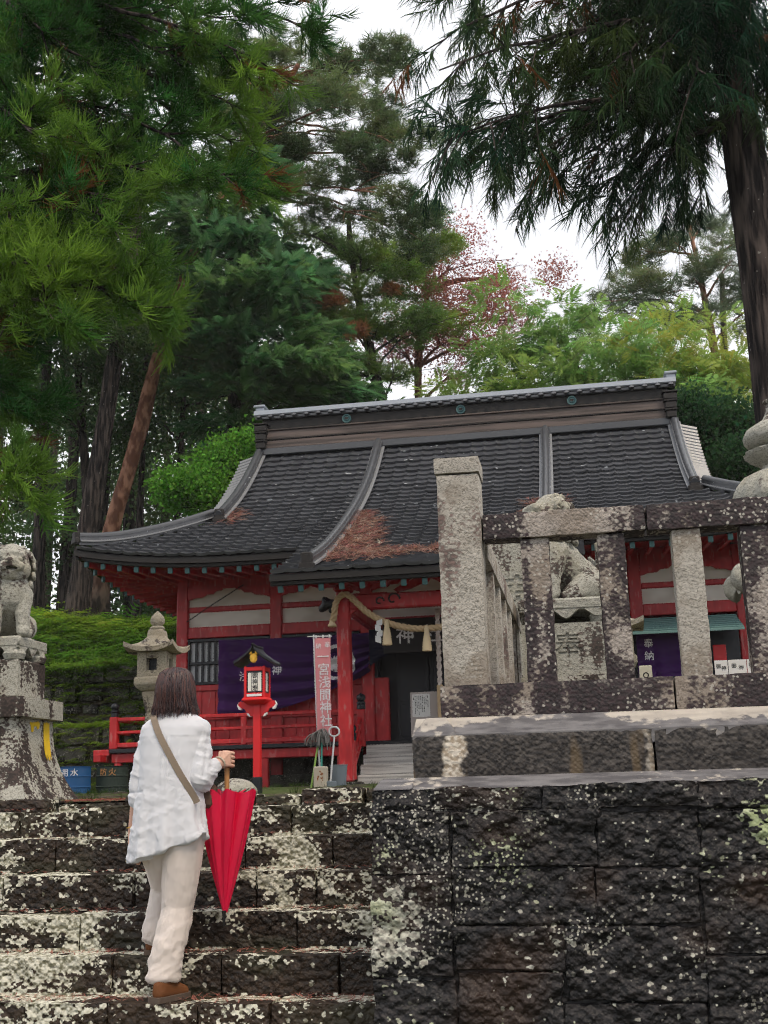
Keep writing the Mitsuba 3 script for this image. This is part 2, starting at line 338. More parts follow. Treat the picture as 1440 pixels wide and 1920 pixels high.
def granite(light, dark, lo, hi, warm=(.16, .12, .085)):
    def fn(p, n, uv):
        spk = noise(p.x * 170, p.y * 170, p.z * 170)
        fine = fbm(p.x * 60, p.y * 60, p.z * 60, 3)
        streak = fbm(p.x * 11 + 4, p.y * 11, p.z * 2.2, 3)
        c = mix(mix(light, (light[0] * .42, light[1] * .42, light[2] * .4), smoothstep(.35, .8, spk * .6 + fine * .4)), warm, .5 * smoothstep(.48, .66, fbm(p.x * 5, p.y * 5, p.z * 4 + 3, 3)))
        d = mix(dark, (dark[0] * 2.2, dark[1] * 1.9, dark[2] * 1.9), smoothstep(.35, .75, fine))
        m = smoothstep(lo, hi, streak * .55 + fbm(p.x * 3 + 7, p.y * 3, p.z * 3, 3) * .45 + .28 * (fine - .5))
        c = mix(c, d, m)
        dot = lichen_dots(p, 48, .72, .36) * smoothstep(.42, .56, fbm(p.x * 6 + 2, p.y * 6, p.z * 6, 2))
        return mix(c, (.42, .40, .36), .8 * dot)
    return fn


def plinth_color(p, n, uv):
    fine = fbm(p.x * 60, p.y * 60, p.z * 60, 3)
    streak = fbm(p.x * 14, p.y * 3, p.z * 1.5, 3)
    c = mix((.018, .016, .016), (.075, .066, .060), smoothstep(.3, .8, fine))
    c = mix(c, (.12, .085, .048), .75 * smoothstep(.56, .70, streak))
    w = noise(p.z * 24, p.x * 3) * .03 + .022
    gr = .05 * (fbm(p.x * 34, p.y * 34, p.z * 34, 3) - .5)
    leak = smoothstep(.018, -.006, dr.abs(p.x + .625 + .05 * (noise(p.z * 9) - .5)) - w + gr)
    leak2 = smoothstep(.016, -.008, dr.abs(p.x - .28 + .04 * (noise(p.z * 11) - .5)) - .010 + gr) * .45
    return mix(c, mix((.34, .28, .21), (.62, .57, .49), smoothstep(.3, .65, fine)), dr.clip(leak + leak2, 0, 1))


def mortar_color(p, n, uv):
    a = fbm(p.x * 9, p.y * 30, p.z * 9, 3)
    c = mix((.085, .082, .088), (.17, .165, .17), smoothstep(.3, .7, a))
    edge = smoothstep(5.62, 5.75, p.y) * smoothstep(.26, .30, p.z)
    return mix(c, mix((.26, .235, .21), (.52, .48, .42), a), smoothstep(.60, .78, fbm(p.x * 30 + 3, p.y * 34, p.z * 30, 3) * .62 + 1.0 * (fbm(p.x * 2.6 + 2, 1., 2., 2) - .5) + .50 * edge + .02))


def paint_color(p, n, uv):
    a = fbm(p.x * 3, p.y * 3, p.z * 3, 3)
    f = fbm(p.x * 24, p.y * 24, p.z * 5, 3)
    c = mix((.34, .012, .016), (.50, .022, .026), smoothstep(.3, .7, a * .6 + f * .4))
    return mix(c, (.42, .20, .19), .45 * smoothstep(.62, .74, f))


def tile_color(p, n, uv):
    c = mix((.026, .028, .033), (.068, .072, .083), fbm(p.x * 4.3, p.y * 4.1, p.z * 4, 2) * .5 + .5 * cell_rand(p.x * 4.25, p.y * 5, p.z * 6))
    return mix(c, (.34, .36, .38), smoothstep(.775, .81, fbm(p.x * 9 + 2, p.y * 9, p.z * 11, 3)))


def plaster_color(p, n, uv):
    a = fbm(p.x * 2.3, p.y, p.z * 3, 3)
    return mix((.60, .56, .50), (.78, .75, .69), smoothstep(.3, .7, a))


def wood_color(p, n, uv):
    g = fbm(p.x * 2, p.y * 24, p.z * 40, 3)
    return mix((.34, .33, .31), (.60, .585, .55), smoothstep(.3, .7, g))


def ridge_color(p, n, uv):
    g = fbm(p.x * 1.2, p.y * 20, p.z * 16, 3)
    return mix((.055, .045, .042), (.135, .105, .095), smoothstep(.3, .7, g))


def bark_color(p, n, uv):
    r = fbm(p.x * 26, p.y * 26, p.z * 2.6, 3)
    c = mix((.012, .010, .011), (.085, .068, .062), smoothstep(.35, .75, r))
    return mix(c, (.30, .29, .27), smoothstep(.925, .95, noise(p.x * 34, p.y * 34, p.z * 16)) * .7)


def bark_height(p, n, uv):
    return fbm(p.x * 26, p.y * 26, p.z * 2.6, 3)


def pine_bark(p, n, uv):
    r = fbm(p.x * 9, p.y * 9, p.z * 3.4, 3)
    red = smoothstep(4.4, 6.2, p.z + 2.4 * (fbm(p.x * 2, p.y * 2, p.z * .6, 2) - .5))
    return mix(mix((.016, .013, .012), (.095, .075, .062), smoothstep(.35, .7, r)), mix((.14, .062, .042), (.36, .19, .13), smoothstep(.35, .7, r)), red)


def soil_color(p, n, uv):
    a = fbm(p.x * 2, p.y * 2, p.z, 3)
    b = fbm(p.x * 22, p.y * 22, p.z * 3, 3)
    c = mix((.035, .026, .018), (.10, .085, .06), smoothstep(.3, .75, b))
    return mix(c, (.045, .07, .016), .8 * smoothstep(.42, .6, a))


def needle_color(p, n, uv):
    return mix((.17, .055, .04), (.36, .13, .10), fbm(p.x * 60, p.y * 60, p.z * 60, 2))


def linen(p, n, uv):
    # creases that run across the body, pulled round the shoulders and hips
    q = fbm(p.x * 6, p.y * 6, p.z * 13, 3)
    return dr.abs(q - .5) * 1.4 + .05 * noise(p.x * 300, p.y * 300, p.z * 300)


def bark_bsdf(name, fn, scale):
    plain(name, proc(fn), .85, .2, bump=bark_height, bump_scale=scale)


plain('step_stone', proc(step_color), .55, .35, bump=rough_stone, bump_scale=.035)
plain('wall_stone', proc(wall_color), .55, .35, bump=rough_stone, bump_scale=.026)
plain('pale_granite', proc(granite((.42, .395, .355), (.085, .070, .064), .545, .67)), .75, .25, bump=grain(90), bump_scale=.006)
plain('dark_granite', proc(granite((.36, .32, .29), (.022, .017, .019), .40, .50)), .6, .35, bump=grain(90), bump_scale=.008)
plain('statue_stone', proc(granite((.38, .375, .33), (.045, .040, .036), .545, .62, (.30, .28, .21))), .8, .2, bump=grain(60), bump_scale=.008)
plain('pedestal_stone', proc(granite((.40, .39, .34), (.028, .022, .019), .465, .525, (.22, .20, .15))), .7, .3, bump=grain(70), bump_scale=.006)
plain('plinth_stone', proc(plinth_color), .55, .35, bump=grain(80), bump_scale=.008)
plain('mortar', proc(mortar_color), .6, .3, bump=grain(50), bump_scale=.006)
plain('red_paint', proc(paint_color), .42, .4)
plain('bright_red', (.62, .012, .016), .38, .45)
plain('roof_tile', proc(tile_color), .32, .7, clearcoat=.6, clearcoat_gloss=.6)
plain('tile_edge', (.21, .22, .235), .38, .5)
plain('cap_tile', (.060, .064, .072), .28, .6)
plain('cream_board', (.58, .54, .42), .8, .2)
plain('lantern_stone', proc(granite((.44, .39, .30), (.05, .045, .04), .57, .66, (.34, .28, .2))), .8, .2, bump=grain(60), bump_scale=.008)
plain('ridge_wood', proc(ridge_color), .6, .35)
plain('ridge_metal_sky_sheen', (.33, .36, .40), .35, .5, .35)
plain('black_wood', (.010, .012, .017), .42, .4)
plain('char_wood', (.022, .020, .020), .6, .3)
plain('plaster', proc(plaster_color), .85, .2)
plain('verdigris', (.075, .16, .17), .6, .3)
plain('copper_sheet', (.13, .24, .23), .5, .4)
plain('pale_wood', proc(wood_color), .7, .25)
plain('purple_cloth', (.048, .014, .085), .85, .15, bump=grain(30), bump_scale=.004)
plain('interior_dark', (.012, .012, .030), .85, .15)
plain('white_print', (.74, .73, .74), .8, .2)
plain('ink', (.012, .012, .014), .7, .2)
plain('pink_cloth', (.70, .27, .29), .8, .2)
plain('straw_rope', (.50, .37, .22), .85, .15, bump=grain(120), bump_scale=.003)
plain('straw_tassel', (.62, .50, .32), .85, .15)
plain('paper', (.66, .66, .65), .85, .15)
plain('gold', (.78, .46, .06), .4, .5, .4)
plain('grey_board', (.40, .36, .34), .8, .2)
plain('blue_drum', (.02, .10, .26), .5, .4)
plain('green_drum', (.028, .042, .034), .6, .3)
plain('orange_print', (.40, .20, .08), .7, .2)
plain('bamboo_green', (.22, .36, .08), .5, .3)
plain('teal_pole', (.03, .26, .20), .45, .4)
plain('white_plastic', (.66, .66, .66), .45, .4)
plain('mop_yarn', (.20, .19, .18), .9, .1)
plain('beige_tin', (.52, .46, .36), .5, .3)
plain('rust', (.30, .11, .04), .8, .2)
plain('grey_pail', (.20, .24, .27), .5, .4)
plain('yellow_paint', (.66, .44, .02), .6, .3)
plain('lantern_paper', (.82, .80, .74), .8, .2)  # plain white paper of the lantern panes
plain('window_glass', (.50, .52, .54), .2, .5)
bark_bsdf('cedar_bark', bark_color, .06)
bark_bsdf('pine_bark', pine_bark, .05)
bark_bsdf('red_bark', lambda p, n, uv: mix((.10, .045, .04), (.24, .11, .09), noise(p.x * 20, p.y * 20, p.z * 4)), .03)
plain('soil', proc(soil_color), .9, .15, bump=grain(14), bump_scale=.05)
plain('fallen_needles', proc(needle_color), .8, .2)
plain('old_stone', proc(granite((.105, .10, .085), (.012, .012, .011), .42, .56, (.03, .045, .015))), .75, .25, bump=grain(26), bump_scale=.02)
plain('skin', (.60, .36, .27), .5, .35)
plain('hair', (.032, .016, .018), .36, .6)
plain('hair_ends', (.095, .042, .036), .4, .5)
plain('white_linen', (.60, .61, .645), .9, .1, bump=linen, bump_scale=.006)
plain('pink_linen', (.63, .565, .525), .9, .1, bump=linen, bump_scale=.006)
plain('brown_suede', (.15, .058, .022), .75, .2)
plain('sole', (.10, .075, .06), .7, .2)
plain('taupe_strap', (.24, .19, .145), .8, .2)
plain('umbrella_cloth', (.66, .004, .050), .36, .6, sheen=.5)
plain('bag_leather', (.10, .055, .038), .6, .3)
plain('black_metal', (.012, .012, .013), .35, .5)
plain('honey_wood', (.44, .22, .08), .4, .4)
scene['leaf'] = {'type': 'principledthin', 'base_color': {'type': 'mesh_attribute', 'name': 'vertex_color'}, 'roughness': .5, 'diff_trans': 1.0, 'eta': 1.4}
# ------------------------------------------------------------------ ground and hill
def hill_z(x, y):
    x, y = np.asarray(x, float), np.asarray(y, float)
    ss = lambda a, b, t: np.clip((t - a) / (b - a), 0, 1) ** 2 * (3 - 2 * np.clip((t - a) / (b - a), 0, 1))
    yard = .11 * ss(9, 15, y)
    left = ss(-6.9, -7.4, x)
    bank = 2.15 * ss(19.75, 19.9, y) + 1.4 * ss(19.9, 24, y) + 2.6 * ss(24, 46, y) + .8 * ss(-9, -16, x)
    back = 3.9 * ss(26.5, 33, y) + 2.4 * ss(33, 48, y)
    side = 2.8 * ss(5.5, 10, x) * ss(12, 20, y)
    z = yard + np.where(y > 18.62, np.maximum(left * np.where(y > 19.75, bank, 1.08), back), 0)
    return z + np.maximum(side - np.maximum(z - yard, 0), 0) + .06 * (meshkit.fbm(np.stack([x * .9, y * .9, x * 0], -1), 3) - .5) * ss(7.5, 9, y)


gx = np.r_[np.linspace(-60, -16, 23), np.linspace(-15.5, 8, 95), np.linspace(8.5, 60, 24)]
gy = np.r_[7.3, 7.6, np.linspace(8, 18.5, 22), 18.6, 18.64, 18.8, np.linspace(19, 19.7, 4), 19.75, 19.9, np.linspace(20.2, 50, 62), 60, 80, 110]
GX, GY = np.meshgrid(gx, gy, indexing='ij')
structure('shrine_yard', grid(np.stack([GX, GY, hill_z(GX, GY)], -1)), 'soil', True)
structure('ground', grid(np.stack(np.meshgrid(np.linspace(-60, 60, 13), np.linspace(-60, 9, 13), [-1.62], indexing='ij'), -1)[:, :, 0]), 'soil')

# ------------------------------------------------------------------ stone stairs: every block is a part
stairs = thing('stone_stairs', 'mossy dark stone stairs with pale lichen leading up to the shrine yard', 'stairs')
TOPS = [-.05, -.22, -.40, -.59, -.775, -.96, -1.145, -1.33, -1.5]
JOINTS = [(-4.3, -3.52, -3.07, -2.6, -1.78), (-4.4, -3.16, -2.51, -1.99, -1.474), (-4.1, -3.354, -2.567, -1.856, -1.518), (-4.2, -3.5, -2.766, -2.224, -1.565),
          (-4.5, -3.6, -2.474, -1.894, -1.29), (-4.4, -3.4, -2.823, -2.393, -1.933, -1.576), (-4.2, -3.1, -2.2, -1.5), (-4.3, -3.3, -2.6, -1.7), (-4.1, -3.0, -2.1)]
rs = np.random.default_rng(3)
for i, (top, js) in enumerate(zip(TOPS, JOINTS)):
    y0 = 7 - .25 * i
    low = TOPS[i + 1] if i + 1 < len(TOPS) else -1.65
    xs = [-5.2, *js, -.95]
    for a, b in zip(xs[:-1], xs[1:]):
        dz, dy, dip = rs.normal(0, .006), rs.normal(0, .007), rs.normal(0, .007)
        v, f = rock(a + .002, b - .002, y0 + dy, y0 + .46 + dy, low - .012, top + dz, .022, .009, .010, 9, seed=i * 11, front=1.2)
        v[:, 2] += dip * (v[:, 0] - (a + b) / 2) + .010 * (y0 + .2 - v[:, 1])
        part(stairs, 'block', (v, f), 'step_stone', 40)
part(stairs, 'core', merge(box(-5.2, -.9, 7.3, 7.6, -1.6, -.1), *[box(-5.18, -.96, 7.1 - .25 * i, 7.5 - .25 * i, -1.66, t - .05) for i, t in enumerate(TOPS)]), 'soil')
for a, b, z, y in ((-3.93, -3.44, .022, 7.2), (-3.40, -2.95, -.005, 7.27), (-2.93, -2.52, .035, 7.24), (-2.515, -2.085, .02, 7.25), (-2.08, -1.79, .008, 7.26), (-1.775, -1.39, .046, 7.22), (-1.38, -1.0, .03, 7.28)):
    part(stairs, 'kerb_stone', rock(a, b, y, y + .32, -.12, z, .03, .02, .022, 8, seed=int(a * 31)), 'step_stone', 40)
part(stairs, 'core', box(-5.1, -.98, 7.15, 7.55, -.3, -.07), 'soil')
# wet needles lying on the stairs
def needle_litter(n, xs, zfun, rng, size=.05):
    vs, fs = [], []
    x, y = rng.uniform(*xs[0], n), rng.uniform(*xs[1], n)
    a, l = rng.uniform(0, math.pi, n), rng.uniform(.5, 1.3, n) * size
    d = np.stack([np.cos(a) * l, np.sin(a) * l, rng.uniform(-.25, .35, n) * l], -1)
    w = np.stack([-np.sin(a), np.cos(a), a * 0], -1) * size * .06
    c = np.stack([x, y, zfun(x, y) + rng.uniform(.002, .012, n)], -1)
    v = np.stack([c - d / 2 - w, c - d / 2 + w, c + d / 2, ], 1).reshape(-1, 3)
    return v, np.arange(3 * n).reshape(-1, 3)
rn = np.random.default_rng(5)
lit = [needle_litter(n, ((-4.3, -1.05), (7.04 - .25 * i, 7.22 - .25 * i)), lambda x, y, t=TOPS[i]: t + .006 + 0 * x, rn) for i, n in enumerate((200, 160, 260, 420, 500, 650))]
lit.append(needle_litter(900, ((-3.37, -2.97), (7.28, 7.55)), lambda x, y: .004 + 0 * x, rn))
structure('fallen_needles', merge(*lit), 'fallen_needles', label='reddish brown cedar needles scattered over the stone treads', kind='stuff', category='needles')

# ------------------------------------------------------------------ retaining wall with plinth on the right of the stairs
wall = thing('retaining_wall', 'black wet rough stone wall with white lichen crusts beside the stairs', 'wall')
STONES = [(-1.0, -.637, -.357, -.078), (-.637, .009, -.336, -.086), (.009, .454, -.344, -.098), (.454, 1.088, -.316, -.11),
          (-1.006, -.64, -.796, -.357), (-.637, -.008, -.577, -.336), (-.008, .437, -.582, -.344), (.437, 1.054, -.703, -.316),
          (-.643, -.155, -.768, -.577), (-.157, .437, -.893, -.582), (-1.01, -.634, -1.132, -.796), (-.634, -.174, -1.128, -.768), (-.174, .426, -1.124, -.893), (.426, 1.03, -1.118, -.703),
          (-1.01, -.3, -1.62, -1.128), (-.3, .5, -1.62, -1.12), (.5, 1.2, -1.62, -1.118), (1.09, 1.9, -.5, -.08), (1.05, 1.9, -.9, -.5), (1.03, 1.9, -1.3, -.9), (1.2, 1.9, -1.62, -1.3),
          (-1.0, -.22, -.082, .018), (-.22, .46, -.09, .02), (.46, 1.2, -.098, .022), (1.2, 1.9, -.09, .024)]
for i, (a, b, z0, z1) in enumerate(STONES):
    dy = rs.normal(0, .006)
    part(wall, 'stone', rock(a + .001, b - .001, 5.4 + dy * .5, 5.75, z0 + .0004, z1 - .0004, .012, .004, .019, 10, seed=40, front=1.5), 'wall_stone', 50)
part(wall, 'core', merge(box(-.975, 1.88, 5.43, 9.6, -1.62, .012)), 'wall_stone')
# cement washes on the ledges
wash = lambda x0, ya, za, yb, zb, low: prism([[ya, low], [yb + .05, low], [yb + .05, zb], [yb, zb], [ya, za]], x0, 1.9, 'yz')
part(wall, 'wash', merge(wash(-.97, 5.445, .008, 5.6, .068, -.03), frustum(-.9, 7.5, .015, .066, .09, 2.1, .08, 1.9)), 'mortar', 30)
plinth = thing('fence_plinth', 'brownish stone plinth with a white mineral streak under the stone fence', 'plinth')
for i, (a, b) in enumerate(((-.83, .30), (.303, 1.25), (1.253, 1.9))):
    part(plinth, 'block', rock(a, b, 5.6, 5.95, .06, .262, .03, .012, .008, 14, seed=i + 90), 'plinth_stone', 40)
part(plinth, 'block', rock(-.83, -.45, 5.952, 9.5, .06, .262, .06, .012, .008, 14, seed=95), 'plinth_stone', 40)
part(plinth, 'wash', merge(wash(-.825, 5.605, .264, 5.752, .352, .2), frustum(-.72, 7.5, .258, .352, .115, 1.9, .05, 1.8)), 'mortar', 30)
fence = thing('stone_fence', 'weathered stone post and rail fence on the plinth beside the stairs', 'fence')
for i, (a, b) in enumerate(((-.705, .425), (.428, 1.3), (1.303, 1.9))):
    part(fence, 'base_beam', rock(a, b, 5.752, 6.06, .35, .512, .03, .010, .006, 14, seed=i + 60), 'dark_granite', 40)
part(fence, 'base_beam', rock(-.70, -.40, 6.064, 9.4, .35, .505, .06, .010, .006, 14, seed=66), 'dark_granite', 40)
corner = rock(-.690, -.466, 5.80, 6.04, .505, 1.602, .03, .012, .007, 14, seed=70)
corner[0][:, 0] += .010 * (1.6 - corner[0][:, 2]) * 0
pk = part(fence, 'corner_post', corner, 'pale_granite', 40, label='tall pale granite corner post')
cap = rock(-.698, -.460, 5.792, 6.048, 1.603, 1.692, .03, .009, .006, 14, seed=71)
part(pk, 'cap', cap, 'pale_granite', 40)
part(fence, 'rail', rock(-.464, .36, 5.83, 6.0, 1.248, 1.386, .025, .012, .008, 12, seed=73), 'dark_granite', 40)
part(fence, 'rail', rock(.362, 1.25, 5.832, 6.0, 1.246, 1.386, .025, .012, .008, 12, seed=74), 'dark_granite', 40)
part(fence, 'rail', rock(1.253, 1.9, 5.83, 6.0, 1.247, 1.386, .03, .012, .008, 12, seed=75), 'dark_granite', 40)
for i, (a, b, m) in enumerate(((-.275, -.127, 'dark_granite'), (.112, .252, 'dark_granite'), (.478, .626, 'pale_granite'), (.81, .955, 'dark_granite'), (1.16, 1.30, 'pale_granite'), (1.5, 1.64, 'dark_granite'))):
    part(fence, 'post', rock(a, b, 5.855, 5.985, .505, 1.25, .025, .010, .007, 13, seed=80 + i), m, 40)
part(fence, 'side_rail', rock(-.59, -.452, 6.042, 9.2, 1.19, 1.32, .05, .012, .006, 12, seed=88), 'pale_granite', 40)
for i in range(6):
    part(fence, 'side_post', rock(-.595, -.46, 6.42 + .5 * i, 6.55 + .5 * i, .50, 1.195, .04, .010, .006, 13, seed=100 + i), 'pale_granite', 40)
# ------------------------------------------------------------------ the shrine hall
XC = -2.07
hall = thing('shrine_hall', 'red and white wooden shrine hall with dark tiled roof and porch', 'shrine')
PY = np.array([22.1, 21.3, 20.4, 19.3, 18.1, 17.3, 16.9, 15.55])
PZ = np.array([6.80, 6.08, 5.40, 4.73, 4.10, 3.72, 3.54, 3.03])
from scipy.interpolate import CubicSpline, PchipInterpolator
_pz = PchipInterpolator(PY[::-1], PZ[::-1])
_yy = np.linspace(22.1, 15.55, 400)
_ss = np.r_[0, np.cumsum(np.hypot(np.diff(_yy), np.diff(_pz(_yy))))]
roof_y = lambda s: np.interp(s, _ss, _yy)
S_PORCH = _ss[-1]
EXPO = .232
ROWS = int(S_PORCH / EXPO)
s_of_row = lambda k: S_PORCH - (ROWS - k) * EXPO         # row ROWS is the porch eave
K_MAIN = min(range(ROWS), key=lambda k: abs(roof_y(s_of_row(k)) - 17.32))
S_MAIN = s_of_row(K_MAIN)
Y_MAIN = float(roof_y(S_MAIN))


def lift(x, y):
    """The eaves sweep up towards the corners."""
    return .26 * np.clip((np.abs(x - XC) - 3.0) / 2.92, 0, 1.1) ** 2.4 * np.clip((20.3 - y) / 3.0, 0, 1)


def roof_pt(x, s, h):
    y = roof_y(s)
    e = .01
    t = np.stack([roof_y(s + e) - roof_y(s - e), _pz(roof_y(s + e)) - _pz(roof_y(s - e))], -1)
    t /= np.linalg.norm(t, axis=-1, keepdims=True)
    return np.stack([x, y + t[..., 1] * h, _pz(y) + lift(x, y) - t[..., 0] * h], -1)


def half_width(s):
    y = roof_y(s)
    return np.where(s > S_MAIN + .01, 2.2, np.where(y < 19.42, 5.92 - (y - Y_MAIN) * .80, 4.18))


US = np.array([0, .07, .25, .50, .72, .84, .92, 1.0])
UH = np.array([.006, .001, -.004, -.005, -.001, .009, .014, .007])
TW = .24


def tile_mesh(x0, s1, rng):
    """A roof tile: its lower edge at s1, its left edge at x0."""
    L = EXPO + .05
    u = np.tile(US * TW, (2, 1))
    v = np.array([[0.], [L]]) * np.ones_like(u)
    hw = float(half_width(np.array(s1 - .1)))
    x = np.clip(x0 + u, XC - hw, XC + hw)
    tilt = rng.normal(0, .0025)
    h = UH[None] + .058 - .052 * v / L + tilt + rng.normal(0, .003) * (u / TW - .5)
    top = roof_pt(x, s1 - v + rng.normal(0, .002), h)
    lip = roof_pt(x[:1], s1 + 0 * x[:1], h[:1] - .045)
    return grid(np.vstack([lip, top[:1], top[1:]])[::-1])


roof = part(hall, 'roof', merge(
    grid(np.stack([roof_pt(XC + np.linspace(-1, 1, 41) * float(half_width(np.array(s - .1))), np.full(41, s), np.full(41, -.01)) for s in np.linspace(.05, S_MAIN - .02, 30)])),
    grid(np.stack([roof_pt(XC + np.linspace(-1, 1, 11) * 2.18, np.full(11, s), np.full(11, -.01)) for s in np.linspace(S_MAIN - 1.2, S_PORCH - .02, 12)])),
    # back slope and the two side skirts with their gables
    grid(np.stack([np.stack([XC + np.linspace(-1, 1, 21) * hw, np.full(21, 44.2 - y), np.full(21, float(_pz(y)))], -1) for y, hw in ((22.1, 4.18), (20.4, 4.18), (19.42, 4.2), (18.3, 5.08), (17.35, 5.87))])),
    *[grid(np.stack([np.stack([np.full(12, XC + sg * xx), np.linspace(y0, 44.2 - y0, 12), np.full(12, float(_pz(y0))) + lift(XC + xx, np.linspace(y0, 44.2 - y0, 12)) * (np.linspace(-1, 1, 12) ** 4)], -1) for xx, y0 in ((4.2, 19.42), (5.08, 18.3), (5.90, 17.36))])) for sg in (-1, 1)],
    *[prism([[y, float(_pz(y))] for y in (19.42, 20.4, 21.3, 22.1)] + [[44.2 - y, float(_pz(y))] for y in (21.3, 20.4, 19.42)], XC + sg * 4.05, XC + sg * 4.12, 'yz') for sg in (-1, 1)]), 'roof_tile', 30)
tiles, rt = [], np.random.default_rng(11)
for k in range(1, ROWS + 1):
    s1 = s_of_row(k)
    hw = float(half_width(np.array(s1 - .1)))
    n = int(math.ceil(hw / TW))
    for i in range(-n, n):
        x0 = XC + i * TW
        if x0 + TW > XC - hw + .04 and x0 < XC + hw - .04:
            c = np.array([x0, float(roof_y(s1)), 3.5])
            tiles.append((np.linalg.norm(c) + (6 if x0 > -1.8 and k > ROWS - 14 else 0), tile_mesh(x0, s1, rt)))
tiles.sort(key=lambda t: t[0])
for _, m in tiles[:290]:
    part(roof, 'tile', m, 'roof_tile', 30)
part(roof, 'far_tile', merge(*[m for _, m in tiles[290:]]), 'roof_tile', 30, stuff=True)


def ridge_along(P, up, w, h, cap_r, name, seglen=.30, strips=True):
    """A tile ridge along the points P: base courses, pale edge strips and a row of round cap tiles."""
    P, up = np.asarray(P, float), np.asarray(up, float)
    t = np.gradient(P, axis=0); t /= np.linalg.norm(t, axis=1, keepdims=True)
    side = np.cross(t, up); side /= np.linalg.norm(side, axis=1, keepdims=True)
    def bar(o, z0, z1, hw):
        ring = np.stack([P + side * (o - hw) + up * z0, P + side * (o + hw) + up * z0, P + side * (o + hw) + up * z1, P + side * (o - hw) + up * z1], 1)
        v, f = grid(ring, True)
        m = len(P)
        return v, np.vstack([f, [[0, 1, 2], [0, 2, 3]], [[4 * m - 4, 4 * m - 2, 4 * m - 3], [4 * m - 4, 4 * m - 1, 4 * m - 2]]])
    r = part(hall, name, merge(bar(0, -.02, h, w / 2), bar(0, h, h + .02, w / 2 + .018)), 'roof_tile', 30)
    if strips:
        part(r, 'edge_strip', merge(bar(-w / 2 - .03, .03, .055, .028), bar(w / 2 + .03, .03, .055, .028)), 'tile_edge')
    s = np.r_[0, np.cumsum(np.linalg.norm(np.diff(P, axis=0), axis=1))]
    n = max(2, int(s[-1] / seglen))
    for i in range(n):
        q = np.linspace(s[-1] * i / n, s[-1] * (i + 1.06) / n, 4)
        q = np.clip(q, 0, s[-1])
        pts = np.stack([np.interp(q, s, P[:, k] + up[:, k] * (h + .02)) for k in range(3)], 1)
        part(r, 'cap_tile', tube(pts, [cap_r * 1.0, cap_r, cap_r * .98, cap_r * .94], 10), 'cap_tile', 40)
    return r


def slope_line(xf, s0, s1, n=30):
    s = np.linspace(s0, s1, n)
    P = roof_pt(np.array([xf(a) for a in s]), s, np.full(n, .03))
    e = roof_pt(np.array([xf(a) for a in s]), s, np.full(n, 1.03)) - P
    return P, e


def end_block(P, up, w=.17, h=.22, name='ridge_end', face=(0, -1)):
    a = math.atan2(face[0], -face[1])
    v, f = merge(box(-w / 2, w / 2, -.06, .03, -.04, h, .02), box(-w * .7, w * .7, -.065, .02, -.06, h * .35, .03))
    part(hall, name, turned((v, f), rz=a, at=P), 'char_wood', 30)


for sg in (-1, 1):
    P, e = slope_line(lambda s: XC + sg * 4.10, .1, float(np.interp(2.80, 22.1 - _yy, _ss)))
    ridge_along(P, e, .13, .12, .060, 'descending_ridge'); end_block(P[-1], e[-1])
    P, e = slope_line(lambda s: XC + sg * (1.65 + .02 * max(0, s - 6.0) ** 2), .1, S_PORCH - .26)
    ridge_along(P, e, .13, .12, .060, 'porch_ridge'); end_block(P[-1], e[-1])
    # hip ridge to the corner, and its upturned end
    q = np.linspace(0, 1, 24)
    yh = 19.45 + (Y_MAIN + .08 - 19.45) * q
    xh = XC + sg * (4.28 + 1.60 * q)
    zh = _pz(yh) + lift(xh, yh) + .02 + .05 * q ** 6
    P = np.stack([xh, yh, zh], 1)
    ridge_along(P, np.tile([0, 0, 1.0], (24, 1)), .13, .12, .060, 'hip_ridge'); end_block(P[-1] + [0, -.02, .04], e[-1], .16, .16, face=(sg * .7, -.7))
    # short gable tiles lying crosswise beyond the descending ridge
    for s in np.arange(.25, float(np.interp(2.45, 22.1 - _yy, _ss)), .15):
        a, b = roof_pt(np.array([XC + sg * 4.16, XC + sg * (4.50 - .02 * s)]), np.array([s, s + .05]), np.array([.05, -.03]))
        part(roof, 'gable_tile', tube(np.linspace(a, b, 3), [.058, .058, .060], 8), 'tile_edge', 40)
    part(hall, 'gable_board', merge(*[tube(np.stack([roof_pt(np.array([XC + sg * (4.42 - .02 * s)]), np.array([s]), np.array([-.10]))[0] for s in np.linspace(.1, 3.4, 12)]), .08, 6)]), 'char_wood')

# the box ridge
zr = 6.72
for a, b, y, m, nm in ((zr, 6.86, .30, 'cap_tile', 'ridge_course'), (6.862, 7.03, .26, 'ridge_wood', 'ridge_board'), (7.032, 7.055, .275, 'char_wood', 'ridge_ledge'), (7.057, 7.23, .25, 'ridge_wood', 'ridge_board'), (7.232, 7.262, .285, 'ridge_wood', 'ridge_ledge'),
                       (7.264, 7.47, .24, 'char_wood', 'ridge_board'), (7.472, 7.54, .31, 'roof_tile', 'ridge_roof')):
    w = 4.05 if a < 7.4 else 4.18
    part(hall, nm, box(XC - w, XC + w, 22.18 - y, 22.18 + y, a, b, .012), m)
cap = part(hall, 'ridge_cap', prism([[-.34, 0], [-.36, .02], [-.35, .11], [-.12, .16], [.12, .16], [.35, .11], [.36, .02], [.34, 0]], XC - 4.2, XC + 4.2, 'yz'), 'ridge_metal_sky_sheen', 20)  # tall pale lip: its light grey paints the sky reflected in the top tiles
scene[cap]['to_world'] = T().translate([0, 22.18, 7.542])
for i in range(34):                                      # scalloped eave of the ridge roof
    x = XC - 4.1 + i * 8.2 / 33
    part(cap, 'scallop', tube([[x, 21.86, 7.535], [x, 21.82, 7.515], [x, 21.88, 7.49]], [.05, .062, .03], 8), 'roof_tile', 40)
